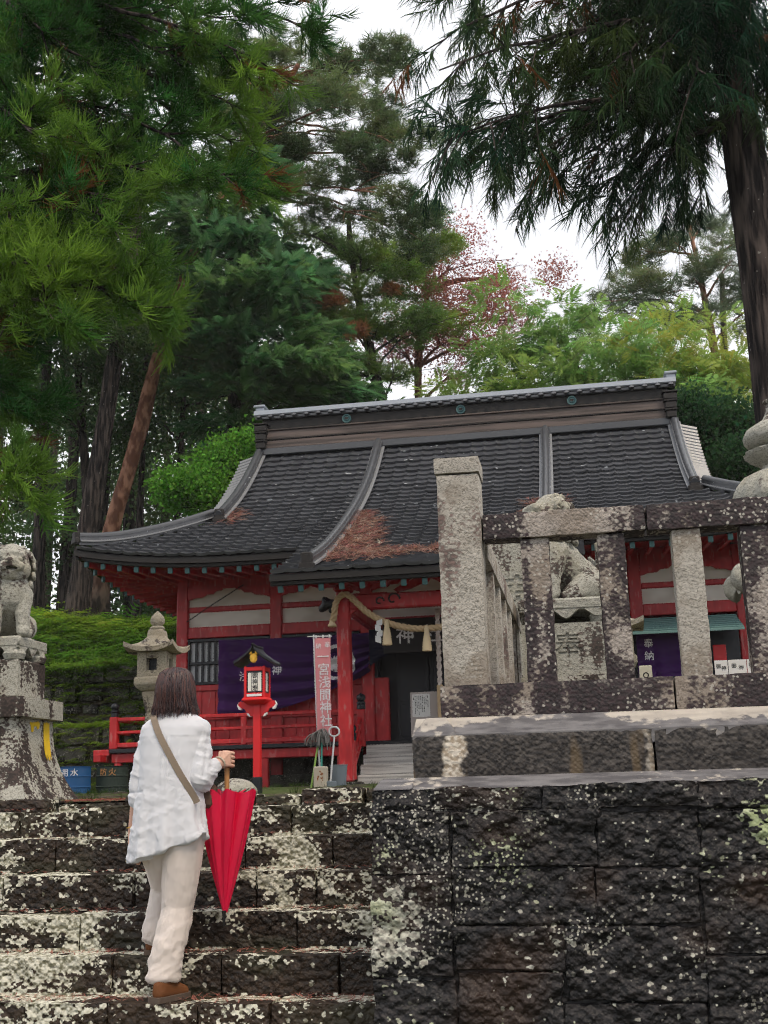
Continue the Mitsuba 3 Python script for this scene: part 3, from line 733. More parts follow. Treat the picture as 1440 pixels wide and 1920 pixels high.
for sg in (-1, 1):
    part(hall, 'ridge_end', merge(box(XC + sg * 4.12 - .09, XC + sg * 4.12 + .09, 21.98, 22.4, 7.64, 7.78, .02), box(XC + sg * 4.12 - .12, XC + sg * 4.12 + .12, 21.93, 22.44, 7.77, 7.82, .02)), 'ridge_metal_sky_sheen')
    for z, w in ((7.30, .13), (7.12, .11), (6.94, .10)):
        part(hall, 'ridge_end', merge(box(XC + sg * 4.06 - w, XC + sg * 4.06 + w, 21.80, 21.95, z - .10, z + .04, .02), box(XC + sg * 4.06 - w - .02, XC + sg * 4.06 + w + .02, 21.78, 21.96, z + .042, z + .075, .01)), 'char_wood')
for x in (-4.36, -2.05, .13):
    c = part(hall, 'crest', turned(lathe(np.array([[0, .028], [.05, .03], [.06, .012], [.075, .012], [.085, .028], [.105, .028], [.11, 0], [0, 0]]) * [.85, 1.6], 28), rx=math.pi / 2, at=(x, 21.936, 7.365)), 'verdigris', 40)
    part(c, 'leaf', merge(*[turned(box(-.016, .016, -.008, .004, .0, .05, .008), ry=a, at=(x, 21.888, 7.342)) for a in (-.7, 0, .7)]), 'char_wood')


# eaves: fascia, soffits, rafters with verdigris caps
def eave_line(xs, s, h):
    return roof_pt(np.asarray(xs, float), np.full(len(xs), s), np.full(len(xs), h))


def fascia(xs, s, d0, d1, back, mat, name):
    L = eave_line(xs, s, 0.)
    ring = np.stack([L + [0, back, -d0], L + [0, back, -d1], L + [0, back + .09, -d1], L + [0, back + .09, -d0]], 1)
    v, f = grid(ring, True)
    return part(hall, name, (v, f), mat)


main_l, main_r, porch = np.linspace(XC - 5.90, XC - 2.05, 24), np.linspace(XC + 2.05, XC + 5.90, 24), np.linspace(XC - 2.18, XC + 2.18, 16)
for xs, s in ((main_l, S_MAIN), (main_r, S_MAIN), (porch, S_PORCH)):
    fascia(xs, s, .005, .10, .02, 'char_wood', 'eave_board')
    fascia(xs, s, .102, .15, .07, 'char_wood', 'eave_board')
for sg in (-1, 1):                                       # side eaves
    ys = np.linspace(Y_MAIN + .03, 26.8, 24)
    zs = float(_pz(Y_MAIN)) + lift(XC + 5.9, ys[:1]) * np.abs(np.linspace(-1, 1, 24)) ** 5
    L = np.stack([np.full(24, XC + sg * 5.89), ys, zs], 1)
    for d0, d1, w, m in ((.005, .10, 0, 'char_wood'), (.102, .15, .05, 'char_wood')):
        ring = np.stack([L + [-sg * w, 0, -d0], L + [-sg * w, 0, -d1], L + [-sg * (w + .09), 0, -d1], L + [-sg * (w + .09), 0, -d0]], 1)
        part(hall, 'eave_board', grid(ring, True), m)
YW, XW = 19.0, 4.63
soff = []
for xs in (main_l, main_r):
    L = eave_line(xs, S_MAIN, 0.) + [0, .1, -.13]
    inner = np.stack([np.clip(L[:, 0], XC - XW, XC + XW), np.full(len(xs), YW + .05), np.full(len(xs), 3.78)], 1)
    soff.append(grid(np.stack([L, inner])))
L = eave_line(porch, S_PORCH, 0.) + [0, .1, -.13]
soff.append(grid(np.stack([L, L * [1, 0, 0] + [0, YW + .05, 4.0]])))
for sg in (-1, 1):
    L = np.stack([np.full(24, XC + sg * 5.82), ys, zs - .13], 1)
    soff.append(grid(np.stack([L, np.stack([np.full(24, XC + sg * XW), np.clip(ys, YW, 25.2), np.full(24, 3.78)], 1)])))
part(hall, 'soffit', merge(*soff), 'red_paint')


def rafter(a, b, w=.065, h=.085, capped=True):
    a, b = np.asarray(a, float), np.asarray(b, float)
    d = b - a; L = np.linalg.norm(d)
    yaw, pit = math.atan2(-d[0], d[1]), math.asin(d[2] / L)
    r = part(hall, 'rafter', turned(box(-w / 2, w / 2, 0, L, -h / 2, h / 2, .006), rz=yaw, rx=pit, at=a), 'red_paint')
    if capped:
        part(r, 'end_cap', turned(box(-w / 2 - .006, w / 2 + .006, -.012, .035, -h / 2 - .006, h / 2 + .006, .008), rz=yaw, rx=pit, at=a), 'verdigris')


for x in np.r_[np.arange(XC - 5.74, XC - 2.3, .285), np.arange(XC + 2.35, XC + 5.8, .285)]:
    P0 = eave_line([x], S_MAIN, 0.)[0] + [0, .14, -.20]
    rafter(P0, [np.clip(x, XC - XW - .5, XC + XW + .5), YW - .02, 3.68])
for x in np.arange(XC - 2.05, XC + 2.1, .293):
    P0 = eave_line([x], S_PORCH, 0.)[0] + [0, .14, -.20]
    rafter(P0, [x, 17.3, 3.42])
for sg in (-1, 1):
    for y in np.arange(Y_MAIN + .5, 26.5, .34):
        rafter([XC + sg * 5.75, y, float(np.interp(y, ys, zs)) - .20], [XC + sg * XW, float(np.clip(y, YW, 25.2)), 3.66], capped=y < 19.5)

# walls: posts, beams, plaster panels, boards
POSTS = [XC - 4.63, XC - 2.98, XC - 1.43, XC + 1.43, XC + 2.98, XC + 4.63]
for x in POSTS:
    part(hall, 'post', box(x - .10, x + .10, YW - .10, YW + .10, .12, 3.74, .015), 'red_paint')
for x in (XC - 4.63, XC + 4.63):
    for y in (21.1, 23.2, 25.3):
        part(hall, 'post', box(x - .10, x + .10, y - .10, y + .10, .12, 3.74, .015), 'red_paint')
    for z0, z1 in ((2.64, 2.84), (3.10, 3.19), (3.50, 3.76), (.62, .80)):
        part(hall, 'beam', box(x - .08, x + .08, YW + .1, 25.2, z0, z1, .01), 'red_paint')
    part(hall, 'plaster_panel', box(x - .03, x + .03, YW + .11, 25.2, 2.85, 3.5, .004), 'plaster')
    part(hall, 'wall_boards', box(x - .03, x + .03, YW + .11, 25.2, .8, 2.64, .004), 'red_paint')
part(hall, 'back_wall', box(XC - 4.6, XC + 4.6, 25.25, 25.35, .1, 3.76), 'red_paint')
for (a, b) in zip(POSTS[:-1], POSTS[1:]):
    a, b = a + .102, b - .102
    mid = abs((a + b) / 2 - XC) < 1
    for z0, z1, y in ((2.65, 2.84, .085), (3.10, 3.19, .06), (3.50, 3.76, .07)):
        part(hall, 'beam', box(a, b, YW - y, YW + y, z0, z1, .012), 'red_paint')
    for z0, z1 in ((2.842, 3.098), (3.192, 3.498)):
        part(hall, 'plaster_panel', box(a, b, YW - .02, YW + .02, z0, z1, .004), 'plaster')
    # scroll brackets under the frieze
    for x, sg in ((a, 1), (b, -1)):
        part(hall, 'bracket', prism(np.array([[0, 3.51], [.62, 3.51], [.60, 3.46], [.50, 3.45], [.45, 3.40], [.33, 3.395], [.26, 3.35], [.12, 3.34], [0, 3.30]]) * [sg, 1] + [x, 0], YW - .10, YW - .062), 'red_paint')
    if not mid:
        part(hall, 'beam', box(a, b, YW - .06, YW + .06, 1.76, 1.86, .01), 'red_paint')
        n = 6
        for i in range(n):
            w = (b - a) / n
            part(hall, 'wall_board', box(a + i * w + .003, a + (i + 1) * w - .003, YW - .02, YW + .02, .82, 1.758, .004), 'red_paint')
        part(hall, 'beam', box(a, b, YW - .07, YW + .07, 1.27, 1.35, .01), 'red_paint')
# lattice window of the first bay (and its pendant)
for x0, x1 in ((XC - 4.50, XC - 3.95), (XC - 3.9, XC - 3.1), (XC - 2.86, XC - 1.6), (XC + 1.6, XC + 2.86)):
    wdw = part(hall, 'window', merge(box(x0 - .04, x0, YW - .07, YW + .05, 1.862, 2.64), box(x1, x1 + .04, YW - .07, YW + .05, 1.862, 2.64), box(x0, x1, YW - .07, YW + .05, 1.862, 1.91), box(x0, x1, YW - .07, YW + .05, 2.59, 2.64), box(x0, x1, YW - .055, YW + .03, 2.2, 2.25)), 'black_wood')
    part(wdw, 'pane', box(x0, x1, YW + .02, YW + .03, 1.91, 2.59, .002), 'window_glass' if x0 < XC - 3.93 else 'black_wood')
    for x in np.linspace(x0, x1, int((x1 - x0) / .095) + 1)[1:-1]:
        part(wdw, 'bar', box(x - .02, x + .02, YW - .045, YW - .01, 1.91, 2.59, .004), 'black_wood')
# the dark doorway behind the porch
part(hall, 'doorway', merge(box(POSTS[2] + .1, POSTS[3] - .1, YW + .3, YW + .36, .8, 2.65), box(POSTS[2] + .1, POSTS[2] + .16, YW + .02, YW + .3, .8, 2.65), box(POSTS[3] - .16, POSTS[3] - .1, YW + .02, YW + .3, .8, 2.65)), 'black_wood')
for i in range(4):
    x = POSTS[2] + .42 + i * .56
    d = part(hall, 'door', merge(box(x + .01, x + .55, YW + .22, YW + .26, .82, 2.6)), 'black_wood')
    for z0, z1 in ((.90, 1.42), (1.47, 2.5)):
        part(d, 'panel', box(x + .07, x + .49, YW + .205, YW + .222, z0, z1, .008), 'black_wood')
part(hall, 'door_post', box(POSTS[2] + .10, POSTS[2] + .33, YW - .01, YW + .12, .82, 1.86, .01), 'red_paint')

# veranda, its railing and the porch steps
for sg in (-1, 1):
    xa, xb = sorted((XC + sg * 5.45, XC + sg * 1.62))
    part(hall, 'veranda_floor', box(xa, xb, 17.86, YW - .1, .735, .80, .01), 'black_wood')
    part(hall, 'veranda_beam', box(xa + .02, xb, 17.92, 18.04, .585, .733, .012), 'red_paint')
    xo = XC + sg * 5.40
    part(hall, 'veranda_floor', box(min(xo, XC + sg * 4.73), max(xo, XC + sg * 4.73), YW - .098, 25.2, .735, .80, .01), 'black_wood')
    part(hall, 'veranda_beam', box(xo - .06 + sg * .18, xo + .06 + sg * .18, 17.7, 25.2, .60, .72, .01), 'red_paint')
    part(hall, 'veranda_beam', box(*sorted((XC + sg * 5.75, XC + sg * 5.47)), 17.94, 18.06, .70, .80, .01), 'red_paint')
    for x in np.linspace(XC + sg * 5.33, XC + sg * 1.7, 4):
        part(hall, 'veranda_leg', box(x - .055, x + .055, 17.93, 18.03, .10, .585, .01), 'red_paint')
    for z, hgt, y in ((1.265, .06, 17.95), (1.06, .05, 17.95), (.86, .075, 17.95)):
        part(hall, 'railing', box(xa + .08, xb, y - .035, y + .035, z - hgt / 2, z + hgt / 2, .012), 'red_paint')
        part(hall, 'railing', box(xo - .03 - sg * .02, xo + .03 - sg * .02, 18.0, 25, z - hgt / 2, z + hgt / 2, .012), 'red_paint')
    for x in np.linspace(XC + sg * 4.5, XC + sg * 2.0, 3):
        part(hall, 'railing_post', box(x - .045, x + .045, 17.915, 17.985, .80, 1.24, .01), 'red_paint')
    np_ = part(hall, 'railing_post', box(xo - .065, xo + .065, 17.885, 18.015, .80, 1.31, .012), 'red_paint')
    fin = lambda x, y, z, r: lathe(np.array([[0, 0], [1, 0], [1, .9], [.85, 1.0], [1.05, 1.2], [1.05, 1.6], [.7, 1.75], [1.0, 2.15], [1.12, 2.7], [.85, 3.2], [.3, 3.5], [0, 3.75]]) * r, 16, (x, y, z))
    part(np_, 'finial', fin(xo, 17.95, 1.312, .062), 'black_wood', 40)
    # steep rails beside the porch steps
    xs_ = XC + sg * 1.30
    for y, z in ((17.62, .70), (16.85, .20)):
        q = part(hall, 'railing_post', box(xs_ - .055, xs_ + .055, y - .055, y + .055, z, z + .56, .012), 'red_paint')
        part(q, 'finial', fin(xs_, y, z + .562, .066), 'black_wood', 40)
    for dz in (.14, .30, .48):
        part(hall, 'railing', turned(box(-.03, .03, 0, .78, -.035, .035, .01), rx=math.atan2(-.5, -.77) + math.pi, at=(xs_, 16.85, .20 + dz)), 'red_paint')
for xa, xb in ((XC - 4.7, XC - 1.4), (XC + 1.4, XC + 4.7)):
    part(hall, 'foundation', merge(box(xa, xb, YW - .30, YW + .05, .05, .34, .02), box(xa + .1, xb - .02, YW - .05, YW + .04, .30, .8)), 'old_stone')
for i in range(4):
    part(hall, 'porch_step', box(XC - 1.235, XC + 1.235, 17.86 - .25 * (3 - i) - .25, 17.86 - .25 * (3 - i) + (.25 if i < 3 else .0), .115 + .152 * i - .0, .115 + .152 * (i + 1), .012), 'pale_wood')
part(hall, 'porch_floor', box(XC - 1.6, XC + 1.6, 17.862, YW + .3, .725, .79, .01), 'black_wood')
# porch pillars, beam, brackets
for sg in (-1, 1):
    x = XC + sg * 1.29
    pl = part(hall, 'porch_pillar', box(x - .095, x + .095, 16.30, 16.49, .175, 2.86, .018), 'red_paint')
    part(pl, 'base_stone', rock(x - .22, x + .22, 16.18, 16.62, .06, .172, .05, .03, .01, 8, seed=3), 'old_stone', 40)
    # bracket set on top of the pillar
    part(hall, 'bracket', merge(box(x - .13, x + .13, 16.26, 16.53, 2.862, 2.95, .03), *[prism(np.array([[-w, 3.06], [-w, 2.99], [-w * .8, 2.955], [-.1, 2.952], [.1, 2.952], [w * .8, 2.955], [w, 2.99], [w, 3.06]]) + [x, 0], 16.33, 16.46) for w in (.5,)], *[box(x + o - .07, x + o + .07, 16.32, 16.47, 3.062, 3.12, .02) for o in (-.42, 0, .42)]), 'red_paint')
    part(hall, 'bracket', prism(np.array([[0, 2.83], [.55, 2.83], [.55, 2.78], [.38, 2.74], [.22, 2.66], [.1, 2.60], [0, 2.52]]) * [-sg, 1] + [x - sg * .097, 0], 16.36, 16.43), 'red_paint')
    nose = hullchain({'a': (0, 0, 0, .07), 'b': (.16, -.02, .03, .08), 'c': (.24, -.02, -.04, .055), 'd': (.2, -.02, .10, .04), 'e': (.1, -.02, -.07, .045)}, [('a', 'b'), ('b', 'c'), ('b', 'd'), ('a', 'e')], 12)
    part(hall, 'carved_nose', turned(smoothed(nose, .03, 4), rz=0 if sg > 0 else math.pi, at=(x + sg * .09, 16.4, 2.68)), 'black_wood', True)
    part(hall, 'tie_beam', box(x - .06, x + .06, 16.5, YW - .1, 2.60, 2.78, .02), 'red_paint')
part(hall, 'porch_beam', box(XC - 1.194, XC + 1.194, 16.32, 16.47, 2.59, 2.81, .02), 'red_paint')
part(hall, 'porch_purlin', box(XC - 2.05, XC + 2.05, 16.31, 16.48, 3.122, 3.25, .015), 'red_paint')
part(hall, 'frog_leg_strut', merge(*[prism(np.array([[0, 3.11], [.12, 3.11], [.2, 3.02], [.42, 2.93], [.55, 2.86], [.50, 2.82], [.30, 2.86], [.14, 2.93], [0, 3.0]]) * [sg, 1] + [XC, 0], 16.36, 16.42) for sg in (-1, 1)]), 'red_paint')
for x, z, r in ((XC - .55, 2.71, .10), (XC - .75, 2.69, .07)):
    a = np.linspace(0, 5.2, 18)
    part(hall, 'scroll_carving', tube(np.stack([x + np.cos(a) * r * (1 - a / 8), a * 0 + 16.315, z + np.sin(a) * r * (1 - a / 8)], 1), .012, 6), 'char_wood', True)
part(hall, 'cable', tube([[-6.60, 18.86, 2.93], [-6.2, 18.84, 3.17], [-5.85, 18.84, 3.37], [-5.6, 18.86, 3.52]], .009, 6), 'black_wood', True)
# the counter bay at the far end: copper awning, dark opening
aw = part(hall, 'awning', prism([[17.95, 2.24], [17.95, 2.27], [18.9, 2.60], [18.9, 2.56]], .70, 2.42, 'yz'), 'copper_sheet')
for y in np.linspace(18.02, 18.84, 7):
    z = 2.27 + (y - 17.95) * .33 / .95
    part(aw, 'seam', box(.70, 2.42, y - .012, y + .012, z, z + .018, .004), 'copper_sheet')
part(hall, 'counter', merge(box(.78, 2.36, 18.2, 18.25, .8, 1.55), box(.74, 2.4, 18.1, 18.9, 1.552, 1.60)), 'black_wood')
part(hall, 'counter_back', box(.6, 2.44, 18.84, 18.87, 1.6, 2.6), 'black_wood')
part(hall, 'red_cloth', box(2.02, 2.22, 18.78, 18.80, 1.72, 2.12), 'bright_red')
# ------------------------------------------------------------------ trees and plants
RT = np.random.default_rng(77)


def unit(v):
    return v / np.maximum(np.linalg.norm(v, axis=-1, keepdims=True), 1e-9)


def strip(pts, w, side):
    """A tapering ribbon through pts (n, 3)."""
    n = len(pts)
    ww = w * np.linspace(1, .3, n)[:, None]
    v = np.vstack([pts - side * ww, pts + side * ww])
    f = np.vstack([[[i, i + n, i + n + 1], [i, i + n + 1, i + 1]] for i in range(n - 1)])
    return v, f


def cedar_spray(rng, droop, n=16, w=.0085):
    """A shoot along +x with curving cords of needles all round it."""
    out = [strip(np.array([[0, 0, 0], [.16, 0, .01], [.34, 0, .0 - .1 * droop]]), .006, np.array([0, 1., 0]))]
    for i in range(n):
        x = .02 + .30 * (i + rng.uniform(0, .8)) / n
        a = rng.uniform(0, 2 * math.pi)
        d = unit(np.array([.75 + .5 * rng.uniform(), math.cos(a) * .8, math.sin(a) * .8 + .25 - .9 * droop]))
        l = rng.uniform(.10, .22) * (1.15 - .3 * i / n)
        b = np.array([x, 0, 0])
        up = np.array([.45, 0, .6 if droop < .5 else -.35])
        p = np.array([b, b + d * l * .36 + up * l * .06, b + d * l * .70 + up * l * .24, b + d * l * .96 + up * l * .58])
        s = unit(np.cross(d, rng.normal(0, 1, 3)))
        out.append(strip(p, w * rng.uniform(.8, 1.2), s))
    return merge(*out)


def pine_tuft(rng, n=18, w=.012):
    vs = []
    for i in range(n):
        a, e = rng.uniform(0, 2 * math.pi), rng.uniform(-.2, 1.0)
        d = unit(np.array([math.cos(a), math.sin(a), e * 1.2])) * rng.uniform(.15, .26)
        s = unit(np.cross(d, rng.normal(0, 1, 3))) * w
        b = d * .12 + rng.normal(0, .03, 3)
        vs.append([b - s, b + s, b + d])
    return np.array(vs).reshape(-1, 3), np.arange(3 * n).reshape(-1, 3)


def fir_frond(rng, n=13):
    vs = []
    for i in range(n):
        x = .03 + .45 * i / n
        for sg in (-1, 1):
            l = .20 * (1 - .75 * i / n) * rng.uniform(.8, 1.15)
            d = np.array([.55, sg * .83, rng.uniform(-.25, .10)]) * l
            vs.append([[x - .022, 0, -.25 * x * x], [x + .022, 0, -.25 * x * x], [x + d[0], d[1], -.25 * x * x + d[2]]])
    return np.array(vs).reshape(-1, 3), np.arange(3 * len(vs)).reshape(-1, 3)


def compound_leaf(rng, n=8):
    vs, fs = [], []
    for i in range(n):
        x = .06 + .38 * i / n
        z = -.5 * x * x
        for sg in (-1, 1):
            l = .135 * math.sin(.5 + 2.2 * i / n) * rng.uniform(.85, 1.1)
            d = np.array([.35, sg * .93, -.22 + rng.uniform(-.15, .15)]) * l
            s = np.array([.93, -sg * .35, 0]) * l * .19
            k = len(vs)
            vs += [[x, 0, z], list(np.array([x, 0, z]) + d * .5 - s), list(np.array([x, 0, z]) + d), list(np.array([x, 0, z]) + d * .5 + s)]
            fs += [[k, k + 1, k + 2], [k, k + 2, k + 3]]
    return np.array(vs), np.array(fs)


def leaf_cluster(rng, n=10, l=.09, spread=.13):
    vs, fs = [], []
    for i in range(n):
        c = rng.normal(0, spread, 3)
        d = unit(rng.normal(0, 1, 3) + [0, 0, -.3]) * l
        s = unit(np.cross(d, rng.normal(0, 1, 3))) * l * .34
        k = len(vs)
        vs += [c, c + d * .5 - s, c + d, c + d * .5 + s]
        fs += [[k, k + 1, k + 2], [k, k + 2, k + 3]]
    return np.array(vs), np.array(fs)


def fern(rng, n=8):
    out = []
    for i in range(n):
        a, l = rng.uniform(0, 2 * math.pi), rng.uniform(.22, .42)
        d = np.array([math.cos(a), math.sin(a), 0]); sd = np.array([-math.sin(a), math.cos(a), 0])
        t = np.linspace(0, 1, 7)
        P = np.outer(t * l, d) + np.outer((t * .85 - t * t * .75) * l, [0, 0, 1])
        for k in range(1, 7):
            for sg in (-1, 1):
                ll = .10 * math.sin(.4 + 2.4 * k / 7) * l / .35
                q = P[k] + sd * sg * ll + d * ll * .4 - np.array([0, 0, ll * .25])
                out.append([P[k] - d * .016, P[k] + d * .016, q])
    return np.array(out).reshape(-1, 3), np.arange(3 * len(out)).reshape(-1, 3)


def grass_tuft(rng, n=9):
    out = []
    for i in range(n):
        a, l = rng.uniform(0, 2 * math.pi), rng.uniform(.10, .26)
        d = np.array([math.cos(a), math.sin(a), 0]); sd = np.array([-math.sin(a), math.cos(a), 0]) * .008
        b = rng.normal(0, .05, 3) * [1, 1, 0]
        out.append([b - sd, b + sd, b + d * l * .55 + [0, 0, l]])
    return np.array(out).reshape(-1, 3), np.arange(3 * n).reshape(-1, 3)


def variants(fn, k, seed, *a):
    r = np.random.default_rng(seed)
    return [fn(r, *a) for _ in range(k)]


CEDAR_UP, CEDAR_DOWN = variants(cedar_spray, 7, 1, .15, 22, .0085), variants(cedar_spray, 7, 2, .95, 18, .0070)
PINE, FIR, COMPOUND, LEAFY, FERN, GRASS, SMALL = variants(pine_tuft, 6, 3), variants(fir_frond, 5, 4), variants(compound_leaf, 5, 5), variants(leaf_cluster, 6, 6), variants(fern, 6, 7), variants(grass_tuft, 6, 8), variants(leaf_cluster, 6, 9, 9, .06, .15)


def scatter(tmpl, pos, dirs, scale, color, rng, roll=None):
    """Copies of the templates at pos, their +x along dirs, each with its own colour."""
    pos, dirs = np.asarray(pos, float), unit(np.asarray(dirs, float))
    n = len(pos)
    scale = np.broadcast_to(scale, (n,))
    side = np.cross([0, 0, 1.0], dirs)
    flat = np.linalg.norm(side, axis=1) < .05
    side[flat] = [0, 1.0, 0]
    side = unit(side)
    up = np.cross(dirs, side)
    a = rng.normal(0, .5, n) if roll is None else np.broadcast_to(roll, (n,))
    c, s = np.cos(a)[:, None], np.sin(a)[:, None]
    side, up = side * c + up * s, up * c - side * s
    M = np.stack([dirs, side, up], 1) * scale[:, None, None]
    which = rng.integers(0, len(tmpl), n)
    vs, fs, cs, off = [], [], [], 0
    for k, (v, f) in enumerate(tmpl):
        i = np.nonzero(which == k)[0]
        if len(i):
            P = np.einsum('vk,nkj->nvj', v, M[i]) + pos[i, None]
            vs.append(P.reshape(-1, 3))
            fs.append((f[None] + (np.arange(len(i)) * len(v))[:, None, None]).reshape(-1, 3) + off)
            cs.append(np.repeat(color[i], len(v), 0))
            off += len(i) * len(v)
    return np.vstack(vs), np.vstack(fs), np.vstack(cs)


def join(*ms):
    v, f = merge(*[m[:2] for m in ms])
    return v, f, np.vstack([m[2] for m in ms])


def tint(base, n, rng, var=.25, other=None, share=0.):
    c = np.asarray(base) * (1 + rng.normal(0, var, (n, 1))) * (1 + rng.normal(0, .08, (n, 3)))
    if other is not None:
        k = rng.uniform(0, 1, n) < share
        c[k] = np.asarray(other) * (1 + rng.normal(0, var, (k.sum(), 1)))
    return np.clip(c, .004, .6)


def foliage(parent, name, m, label=None):
    v, f, c = m
    return part(parent, name, (v, f), 'leaf', False, color=c, label=label)


def bough(a, b, sag, rng, n=14, wig=.08):
    a, b = np.asarray(a, float), np.asarray(b, float)
    t = np.linspace(0, 1, n)[:, None]
    L = np.linalg.norm(b - a)
    P = a + (b - a) * t - np.array([0, 0, 1.0]) * sag * L * np.sin(t * math.pi) * -1
    w = np.cumsum(rng.normal(0, wig * L / n, (n, 3)), 0)
    return P + (w - w[-1] * t) * np.minimum(1, t * 4)


# ---- the two cedars whose boughs hang into the picture
def cedar(label, base, top, r0, tips, tmpl, per, col, other, share, droop, seed, inner=.25, scale=(.8, 1.25)):
    rng = np.random.default_rng(seed)
    t = thing('cedar_tree', label, 'tree', 'cedar trees beside the stairs')
    base, top = np.asarray(base, float), np.asarray(top, float)
    q = np.linspace(0, 1, 26)[:, None]
    axis = base + (top - base) * q + .05 * np.sin(q * 7) * [1, .6, 0]
    rad = r0 * (1 - .72 * q[:, 0]) + .35 * r0 * np.exp(-q[:, 0] * 22)
    v, f = tube(axis, rad, 28)
    v[:-2] += unit(v[:-2] - np.repeat(axis, 28, 0)) * ((meshkit.fbm(v[:-2] * [7, 7, .7], 3, 4) - .5) * .09)[:, None]
    trunk = part(t, 'trunk', (v, f), 'cedar_bark', True)
    limbs, P, D, S = [], [], [], []
    for tip in tips:
        tip = np.asarray(tip, float)
        h = np.clip((tip[2] + rng.uniform(.4, 1.6) - base[2]) / (top[2] - base[2]), .02, .97)
        a = base + (top - base) * h
        c = bough(a, tip, rng.uniform(.03, .10), rng, 16)
        limbs.append(tube(c, np.linspace(.042, .007, 16), 6, False))
        L = np.linalg.norm(tip - a)
        for k in range(int(9 * L / 3 + 6)):                # twigs leaving the bough
            u = inner + (1 - inner) * rng.uniform() ** .75
            i = min(int(u * 15), 14)
            b = c[i] + (c[i + 1] - c[i]) * rng.uniform()
            d = unit(unit(c[i + 1] - c[i]) * 1.1 + rng.normal(0, .62, 3) + [0, 0, -.25 * droop])
            l = rng.uniform(.35, .85) * (1.2 - .5 * u)
            tw = np.stack([b + d * l * s + np.array([0, 0, -.32 * droop * l * s * s + .10 * (1 - droop) * l * s * s]) for s in np.linspace(0, 1, 6)])
            limbs.append(tube(tw, np.linspace(.011, .004, 6), 4, False))
            m = per
            s = rng.uniform(.12, 1.0, m)
            s[0] = 1
            P.append(np.stack([np.interp(s, np.linspace(0, 1, 6), tw[:, j]) for j in range(3)], 1))
            D.append(unit(d + rng.normal(0, .55, (m, 3)) + np.array([0, 0, -.75 * droop + .22 * (1 - droop)])))
            S.append(np.full(m, rng.uniform(.75, 1.25)))
    P, D, S = np.vstack(P), np.vstack(D), np.hstack(S)
    n = len(P)
    hue = meshkit.fbm(P * 1.1 + seed, 3)[:, None]
    c = tint(col, n, rng, .22) * (1 - np.clip((hue - .42) * 3.2, 0, 1) * share) + np.asarray(other) * np.clip((hue - .42) * 3.2, 0, 1) * share * (1 + rng.normal(0, .2, (n, 1)))
    dead = (meshkit.fbm(P * 1.9 + 30 + seed, 2)[:, None] > .73) & (rng.uniform(0, 1, (n, 1)) < .6)
    c = np.where(dead, np.array([.16, .07, .03]), c)
    foliage(t, 'foliage', scatter(tmpl, P, D, rng.uniform(*scale, n), np.clip(c, .004, .5), rng))
    part(t, 'limbs', merge(*limbs), 'cedar_bark', 30, stuff=True)
    return n


T1 = [(-2.45, 10.2, 7.73), (-2.73, 9.6, 6.96), (-3.09, 9.9, 6.73), (-2.91, 10.4, 6.41), (-3.02, 9.5, 5.68), (-3.38, 9.2, 5.56), (-3.76, 8.9, 4.96), (-3.62, 9.3, 4.6), (-3.62, 9.0, 4.2), (-4.12, 8.6, 4.05), (-4.79, 9.4, 3.53), (-4.85, 9.4, 3.45), (-4.66, 9.0, 2.8), (-4.35, 8.7, 4.53), (-4.5, 9.6, 5.8), (-4.61, 8.8, 5.91), (-4.29, 9.4, 6.99), (-3.8, 9.8, 7.56), (-4.66, 9.0, 7.12), (-5.2, 9.6, 4.38), (-4.62, 8.5, 4.96), (-4.22, 10.2, 6.71), (-3.8, 10.8, 7.67), (-4.46, 10.2, 5.12), (-5.0, 8.8, 3.64), (-5.39, 9.2, 4.87), (-5.62, 9.5, 6.77),
      (-3.4, 9.8, 7.1), (-4.0, 9.6, 6.3), (-3.9, 9.2, 5.4), (-4.0, 9.0, 4.4), (-4.9, 9.2, 6.4), (-5.1, 9.6, 5.4), (-4.6, 9.1, 4.3), (-3.2, 10.2, 7.9), (-4.2, 9.9, 7.9), (-5.0, 9.7, 7.9)]
T2 = [(-.95, 10.6, 8.24), (-1.0, 10.4, 7.45), (-1.0, 10.0, 6.85), (-1.02, 10.3, 6.25), (-.85, 9.8, 6.0), (-.6, 10.8, 6.4), (-.37, 11.2, 6.9), (-.12, 10.5, 6.15), (.2, 10.9, 6.2), (.5, 11.3, 6.1), (.9, 11.0, 6.0), (-.1, 10.6, 7.3), (.38, 11.2, 8.1), (-.5, 11.0, 8.2), (.65, 10.3, 6.7), (.95, 10.8, 6.2), (1.15, 10.0, 6.8), (1.66, 11.6, 8.15), (1.91, 10.2, 6.9), (2.3, 11.9, 6.81), (1.25, 11.9, 6.2), (1.94, 12.2, 7.44), (2.37, 10.4, 7.06), (.59, 10.4, 7.9),
      (1.5, 10.3, 7.6), (1.2, 10.9, 7.4), (2.2, 10.3, 7.9), (2.5, 10.9, 6.5), (1.0, 11.4, 8.3), (1.6, 10.0, 7.3), (2.1, 9.9, 7.5), (1.3, 10.5, 8.1), (1.8, 10.6, 8.4), (1.0, 10.7, 7.1), (.8, 11.2, 7.6), (1.5, 11.6, 7.0), (2.2, 11.4, 7.6), (1.4, 9.9, 6.4), (2.4, 11.2, 7.2), (.3, 10.9, 7.5)]
cedar('green cedar whose bright needle sprays hang over the stone lion dog', (-6.3, 9.9, 0), (-6.1, 10.1, 15.5), .30, T1, CEDAR_UP, 9, (.038, .115, .028), (.22, .37, .05), .85, .1, 1, scale=(.5, .85))
cedar('dark cedar with tall brown trunk and drooping boughs behind the stone fence', (2.0, 11.0, -.1), (1.84, 11.1, 15.5), .27, T2, CEDAR_DOWN, 5, (.024, .062, .036), (.13, .15, .02), .35, .85, 2, inner=.10, scale=(.75, 1.2))


